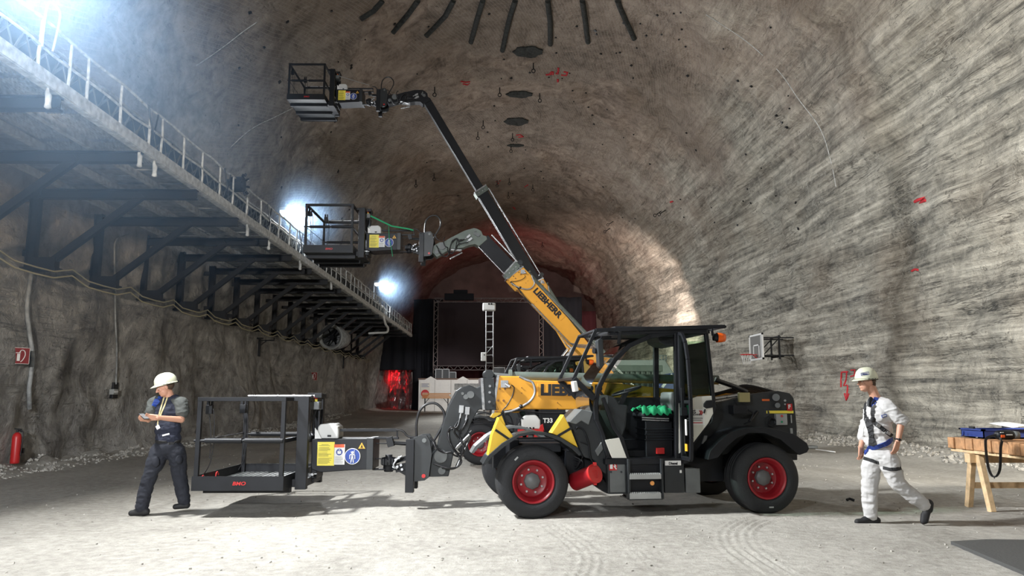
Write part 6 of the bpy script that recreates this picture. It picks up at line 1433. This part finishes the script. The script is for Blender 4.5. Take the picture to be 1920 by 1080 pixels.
# ---------------------------------------------------- man in white walking left
Y1 = 9.27
def W(px, py, dy=0.0): return atY(px, py, Y1 + dy)
oA = W(1640, 985); oA.z = 0
pa = thing('person', 'person in white work clothes, cream helmet and safety harness walking left past the bench', 'person', oA)
q = MB(); fA = Vector((-1, -.18, -.1)).normalized(); sA = Vector((.18, -1, 0)).normalized(); hc = W(1624, 716, 0)
Mh, uA = face(q, hc, fA, sA)
limb(q, [W(1633, 726), W(1639, 740), W(1646, 756)], [.058, .058, .07])
q.sph(W(1648, 778), (.11, .15, .18)); q.sph(W(1648, 810), (.1, .12, .16)); q.sph(W(1653, 846), (.1, .12, .12))
limb(q, [W(1656, 762), W(1664, 763, -.17), W(1690, 790, -.22), W(1684, 826, -.24)], [.07, .058, .044, .029])
limb(q, [W(1640, 763), W(1634, 764, .18), W(1622, 806, .2), W(1614, 838, .12)], [.07, .058, .042, .03])
limb(q, [W(1644, 852, .07), W(1632, 903, .09), W(1631, 962, .09)], [.09, .06, .042]); limb(q, [W(1662, 852, -.08), W(1682, 905, -.1), W(1733, 948, -.1)], [.09, .06, .042])
hand(q, W(1683, 829, -.24), W(1677, 850, -.25) - W(1683, 826, -.24), (-1, -.35, 0), (-.25, .5, -.25), .95, (-.75, -.3, -.7))
hand(q, W(1614, 839, .12), (-.05, -.05, -1), (-.9, -.4, 0), (-.2, .4, -.2), .95, (-.6, -.3, -.8))
bodyA, bA = fuse('body', q, .0048, M['skin'], pa, oA, 2)
eyes(hc, fA, sA, uA, pa, oA)
q = MB(); q.sph(hc - fA * .03 + uA * .03, (.098, .085, .085), 20, 12, Mh); q.sph(hc - fA * .06 - uA * .03, (.05, .07, .06), 16, 10, Mh); fuse('hair', q, .008, M['hair'], pa, oA, 2)
h = helmet(pa, oA, hc + uA * .045 - fA * .012, (-1, -.15, 0), .118, R(3))
q = MB(); c = W(1622, 703) - oA - h.location; n_ = Vector((0, -1, .25)).normalized()
d_ = W(1622, 701.5, -.125) - oA; q = MB(); q.bar(d_ + Vector((-.045, 0, -.002)), d_ + Vector((.045, 0, .012)), .006, .03); bd = obj('helmet_badge', q, M['white'], pa); q = MB(); q.bar(d_ + Vector((-.05, .003, -.003)), d_ + Vector((.05, .003, .013)), .006, .038); obj('badge_border', q, M['blue'], bd)
text('lettering', 'PENG', .026, M['blue'], bd, d_ + Vector((-.036, -.006, -.01)), bold=.001, ext=.001)
# trousers, shirt
q = MB(); q.sph(W(1653, 850), (.15, .165, .13)); limb(q, [W(1641, 858, .06), W(1634, 876, .08), W(1631, 905, .09), W(1630, 935, .09), W(1632, 966, .09)], [.125, .115, .095, .088, .078]); limb(q, [W(1664, 858, -.07), W(1672, 878, -.09), W(1682, 905, -.1), W(1708, 928, -.1), W(1731, 945, -.1)], [.125, .115, .09, .082, .078])
_, bT = fuse('trousers', q, .009, M['whitecloth'], pa, oA, 4, .008, 7)
q = MB(); q.sph(W(1648, 776), (.165, .2, .19)); q.sph(W(1645, 805), (.165, .18, .2)); q.sph(W(1647, 828), (.155, .172, .12)); limb(q, [W(1650, 756, 0), W(1664, 763, -.15), W(1676, 775, -.2), W(1691, 788, -.22)], [.085, .088, .08, .074]); limb(q, [W(1640, 758), W(1634, 766, .17), W(1624, 800, .2), W(1618, 820, .16)], [.09, .085, .075, .06])
for k in range(3): a_ = W(1689 + k * 1.2, 784 + k * 2.4, -.22); q.sph(a_, (.082, .082, .02))
_, bS = fuse('shirt', q, .009, M['whitecloth'], pa, oA, 3, .009, 8)
q = MB(); q.tube(smoothpath([W(1634, 746, -.06) - oA, W(1630, 752, -.07) - oA, W(1629, 762, -.08) - oA], 4), .022, 8); q.tube([W(1648, 744, -.03) - oA, W(1638, 758, -.1) - oA], .018, 8); obj('collar', q, M['black'], pa)
q = MB(); a_ = W(1622, 986, .09); b_ = a_
cap(q, W(1644, 976, .09), W(1608, 978.5, .07), .046, .038); cap(q, W(1634, 970, .09), W(1620, 976, .08), .05, .042); 
cap(q, W(1636, 964, .09), W(1638, 976, .09), .055, .05); fuse('boot', q, .007, M['blackstrap'], pa, oA, 3)
q = MB(); cap(q, W(1739, 950, -.1), W(1734, 976, -.12), .048, .04); cap(q, W(1742, 944, -.1), W(1741, 955, -.1), .05, .048); cap(q, W(1733, 966, -.11), W(1731, 978, -.12), .04, .035); fuse('boot', q, .007, M['blackstrap'], pa, oA, 3)
q = MB(); ring = []; c = W(1683.5, 824, -.24); dd = (W(1684, 826, -.24) - W(1690, 790, -.22)).normalized(); a1 = dd.cross(Vector((0, 1, 0))).normalized(); a2 = dd.cross(a1)
q.tube([c - oA + (a1 * math.cos(k * PI / 8) + a2 * math.sin(k * PI / 8)) * .034 for k in range(17)], .008, 8, False); q.sph(c - oA + Vector((0, -.036, 0)), (.018, .01, .016), 10, 6); obj('wrist_watch', q, M['black'], pa)
bvs = [bS, bT]
hn = obj('harness', MB().sph(W(1637, 787, -.19) - oA, (.035, .02, .035), 12, 8), M['blackstrap'], pa)
def rb(name, pts, w, m): ribbon(name, pts, bvs, w, m, hn, oA)
rb('blue_strap', [(1654, 735), (1645, 742), (1640, 752), (1637, 762)], .05, M['bluestrap']); rb('black_strap', [(1637, 762), (1636, 775), (1638, 790)], .045, M['blackstrap'])
rb('black_strap', [(1626, 745), (1622, 765), (1623, 785), (1632, 810), (1640, 835)], .05, M['blackstrap']); rb('black_strap', [(1626, 782), (1632, 800), (1634, 820), (1634, 836)], .07, M['blackstrap'])
rb('black_strap', [(1632, 787), (1645, 797), (1660, 808), (1674, 819)], .05, M['blackstrap']); rb('blue_strap', [(1676, 822), (1662, 832), (1646, 838), (1630, 840)], .055, M['bluestrap']); rb('blue_strap', [(1634, 838), (1624, 846), (1616, 857)], .06, M['bluestrap'])
rb('black_strap', [(1617, 858), (1630, 862), (1648, 868)], .04, M['blackstrap']); rb('black_strap', [(1656, 877), (1668, 880), (1680, 880), (1692, 877)], .04, M['blackstrap']); rb('black_strap', [(1690, 845), (1692, 860), (1692, 876)], .03, M['blackstrap']); rb('white_strap', [(1622, 790), (1619, 805), (1618, 818)], .02, M['white'])
for a_, b_ in ((1636, 789), (1646, 798), (1665, 812), (1639, 762), (1624, 788)):
    for bv in (bS,):
        p, n, i, d_ = bv.ray_cast(CAM, ray(a_, b_)); 
        if p: obj('buckle', MB().bar(p - oA + Vector((-.02, -.014, .012)), p - oA + Vector((.02, -.014, -.012)), .012, .034), M['steel'], hn, .002)
p, n, i, d_ = bS.ray_cast(CAM, ray(1657, 781))
if p: sg = obj('chest_badge', MB().bar(p - oA + Vector((-.03, -.01, 0)), p - oA + Vector((.03, -.01, .016)), .008, .03), M['blue'], pa); obj('badge_text', MB().bar(p - oA + Vector((-.022, -.015, .002)), p - oA + Vector((.022, -.015, .014)), .004, .014), M['white'], sg)

# ---------------------------------------------------- man in dark clothes with a phone
Y1 = 10.15
oB = W(300, 966); oB.z = 0
pb_ = thing('person', 'person in navy vest and cream helmet walking while looking down at a phone', 'person', oB)
q = MB(); fB = Vector((-.8, -.45, -.42)).normalized(); sB = fB.cross(Vector((0, 0, 1))).normalized(); hc = W(309, 726, -.03)
Mh, uB = face(q, hc, fB, sB)
limb(q, [W(313, 732, .0), W(318, 745, .03)], [.06, .065])
q.sph(W(317, 775, .02), (.14, .08, .15)); q.sph(W(315, 808, .01), (.12, .08, .15)); q.sph(W(314, 836, .01), (.13, .1, .11))
limb(q, [W(322, 752, .02), W(339, 755, .0), W(340, 787, -.06), W(296, 783, -.3)], [.07, .055, .043, .029]); limb(q, [W(306, 754, .03), W(290, 757, .02), W(281, 781, -.06), W(278, 788, -.26)], [.055, .05, .042, .03])
limb(q, [W(300, 840), W(283, 888, -.05), W(267, 950, -.05)], [.09, .06, .042]); limb(q, [W(328, 840, .02), W(336, 886, .06), W(343, 938, .12)], [.09, .06, .042])
hand(q, W(296, 783, -.3), (-1, -.1, .05), (0, -.3, .95), (0, -.6, .3), .95, (-.7, -.2, .7)); hand(q, W(279, 788, -.27), (-.5, -.6, .1), (.7, -.5, .4), (.2, -.3, .8), .9, (-.2, -.7, .5))
fuse('body', q, .0048, M['skin'], pb_, oB, 2); eyes(hc, fB, sB, uB, pb_, oB)
q = MB(); q.sph(hc - fB * .035 + uB * .02, (.095, .084, .09), 20, 12, Mh); fuse('hair', q, .008, M['hair'], pb_, oB, 2)
helmet(pb_, oB, hc + Vector((0, 0, .05)) - fB * .01, (-.85, -.5, 0), .12, R(14))
q = MB(); q.sph(W(314, 838), (.165, .13, .13)); limb(q, [W(300, 846), W(291, 868, -.03), W(281, 892, -.05), W(272, 922, -.05), W(266, 950, -.05)], [.12, .112, .09, .082, .078]); limb(q, [W(329, 846, .02), W(334, 866, .04), W(336, 888, .07), W(341, 915, .1), W(345, 938, .12)], [.12, .11, .09, .084, .08])
_, bT = fuse('trousers', q, .009, M['navyleg'], pb_, oB, 4, .008, 7)
for c_, r_ in ((W(292, 866, -.14), (.05, .03, .07)), (W(336, 862, -.06), (.045, .05, .06))): q = MB(); q.sph(c_, r_); fuse('trouser_pocket', q, .008, M['navyleg'], pb_, oB, 2)
q = MB(); q.sph(W(316, 774, .02), (.185, .135, .19)); q.sph(W(315, 802), (.17, .125, .17)); q.sph(W(315, 822), (.168, .13, .11)); cap(q, W(304, 750, .02), W(330, 750, .02), .07, .07)
_, bV = fuse('vest', q, .009, M['navy'], pb_, oB, 3, .007, 8)
q = MB(); limb(q, [W(330, 753, .02), W(340, 757, 0), W(342, 774, -.03)], [.082, .088, .082]); q2 = MB(); limb(q, [W(296, 753, .02), W(288, 757, .02), W(283, 772, -.03)], [.078, .08, .072]); _, bSl = fuse('shirt_sleeve', q, .009, M['slate'], pb_, oB, 3, .007, 9)
q = MB(); cap(q, W(274, 959, -.05), W(246, 962, -.07), .048, .036); cap(q, W(268, 950, -.05), W(270, 960, -.05), .055, .05); cap(q, W(262, 956, -.06), W(252, 961, -.06), .044, .038); fuse('boot', q, .007, M['blackstrap'], pb_, oB, 3)
q = MB(); cap(q, W(350, 947, .12), W(329, 950, .08), .046, .036); cap(q, W(346, 938, .12), W(348, 946, .12), .054, .048); fuse('boot', q, .007, M['blackstrap'], pb_, oB, 3)
ribbon('lanyard', [(308, 745), (304, 758), (300, 772), (297, 785), (296, 798)], [bV], .018, mat('lanyard_cloth', (.55, .47, .25), .8), pb_, oB); ribbon('lanyard', [(314, 745), (309, 760), (303, 774), (298, 788)], [bV], .018, MATS['lanyard_cloth'], pb_, oB)
ribbon('blue_flap', [(299, 744), (294, 752), (289, 762)], [bV, bSl], .07, M['blue'], pb_, oB)
for a_, b_, w_, h_, nm in ((297, 801, .04, .05, 'badge'), (312, 815, .09, .02, 'pen')):
    p, n, i, d_ = bV.ray_cast(CAM, ray(a_, b_)); 
    if p: obj(nm, MB().bar(p - oB + Vector((-w_ / 2, -.015, -.012)), p - oB + Vector((w_ / 2, -.015, .012)), .008, h_), M['white'], pb_, .003)
ribbon('belt', [(290, 828), (305, 830), (325, 830), (341, 827)], [bV, bT], .05, M['blackstrap'], pb_, oB)
# the phone he holds
pc = W(270, 781, -.37); t = thing('mobile_phone', 'dark mobile phone held in both hands of the man in the navy vest', 'phone', pc)
Mx = Matrix.Rotation(R(-35), 4, 'Z') @ Matrix.Rotation(R(25), 4, 'Y'); o = obj('body', MB().box((-.075, -.037, -.005), (.075, .037, .005)), M['black'], t, .004); o.matrix_basis = Mx
o = obj('screen', MB().box((-.07, -.033, .005), (.07, .033, .0062)), mat('phone_screen', (.1, .1, .1), .2, emit=(.8, .85, .9), es=.25), t); o.matrix_basis = Mx
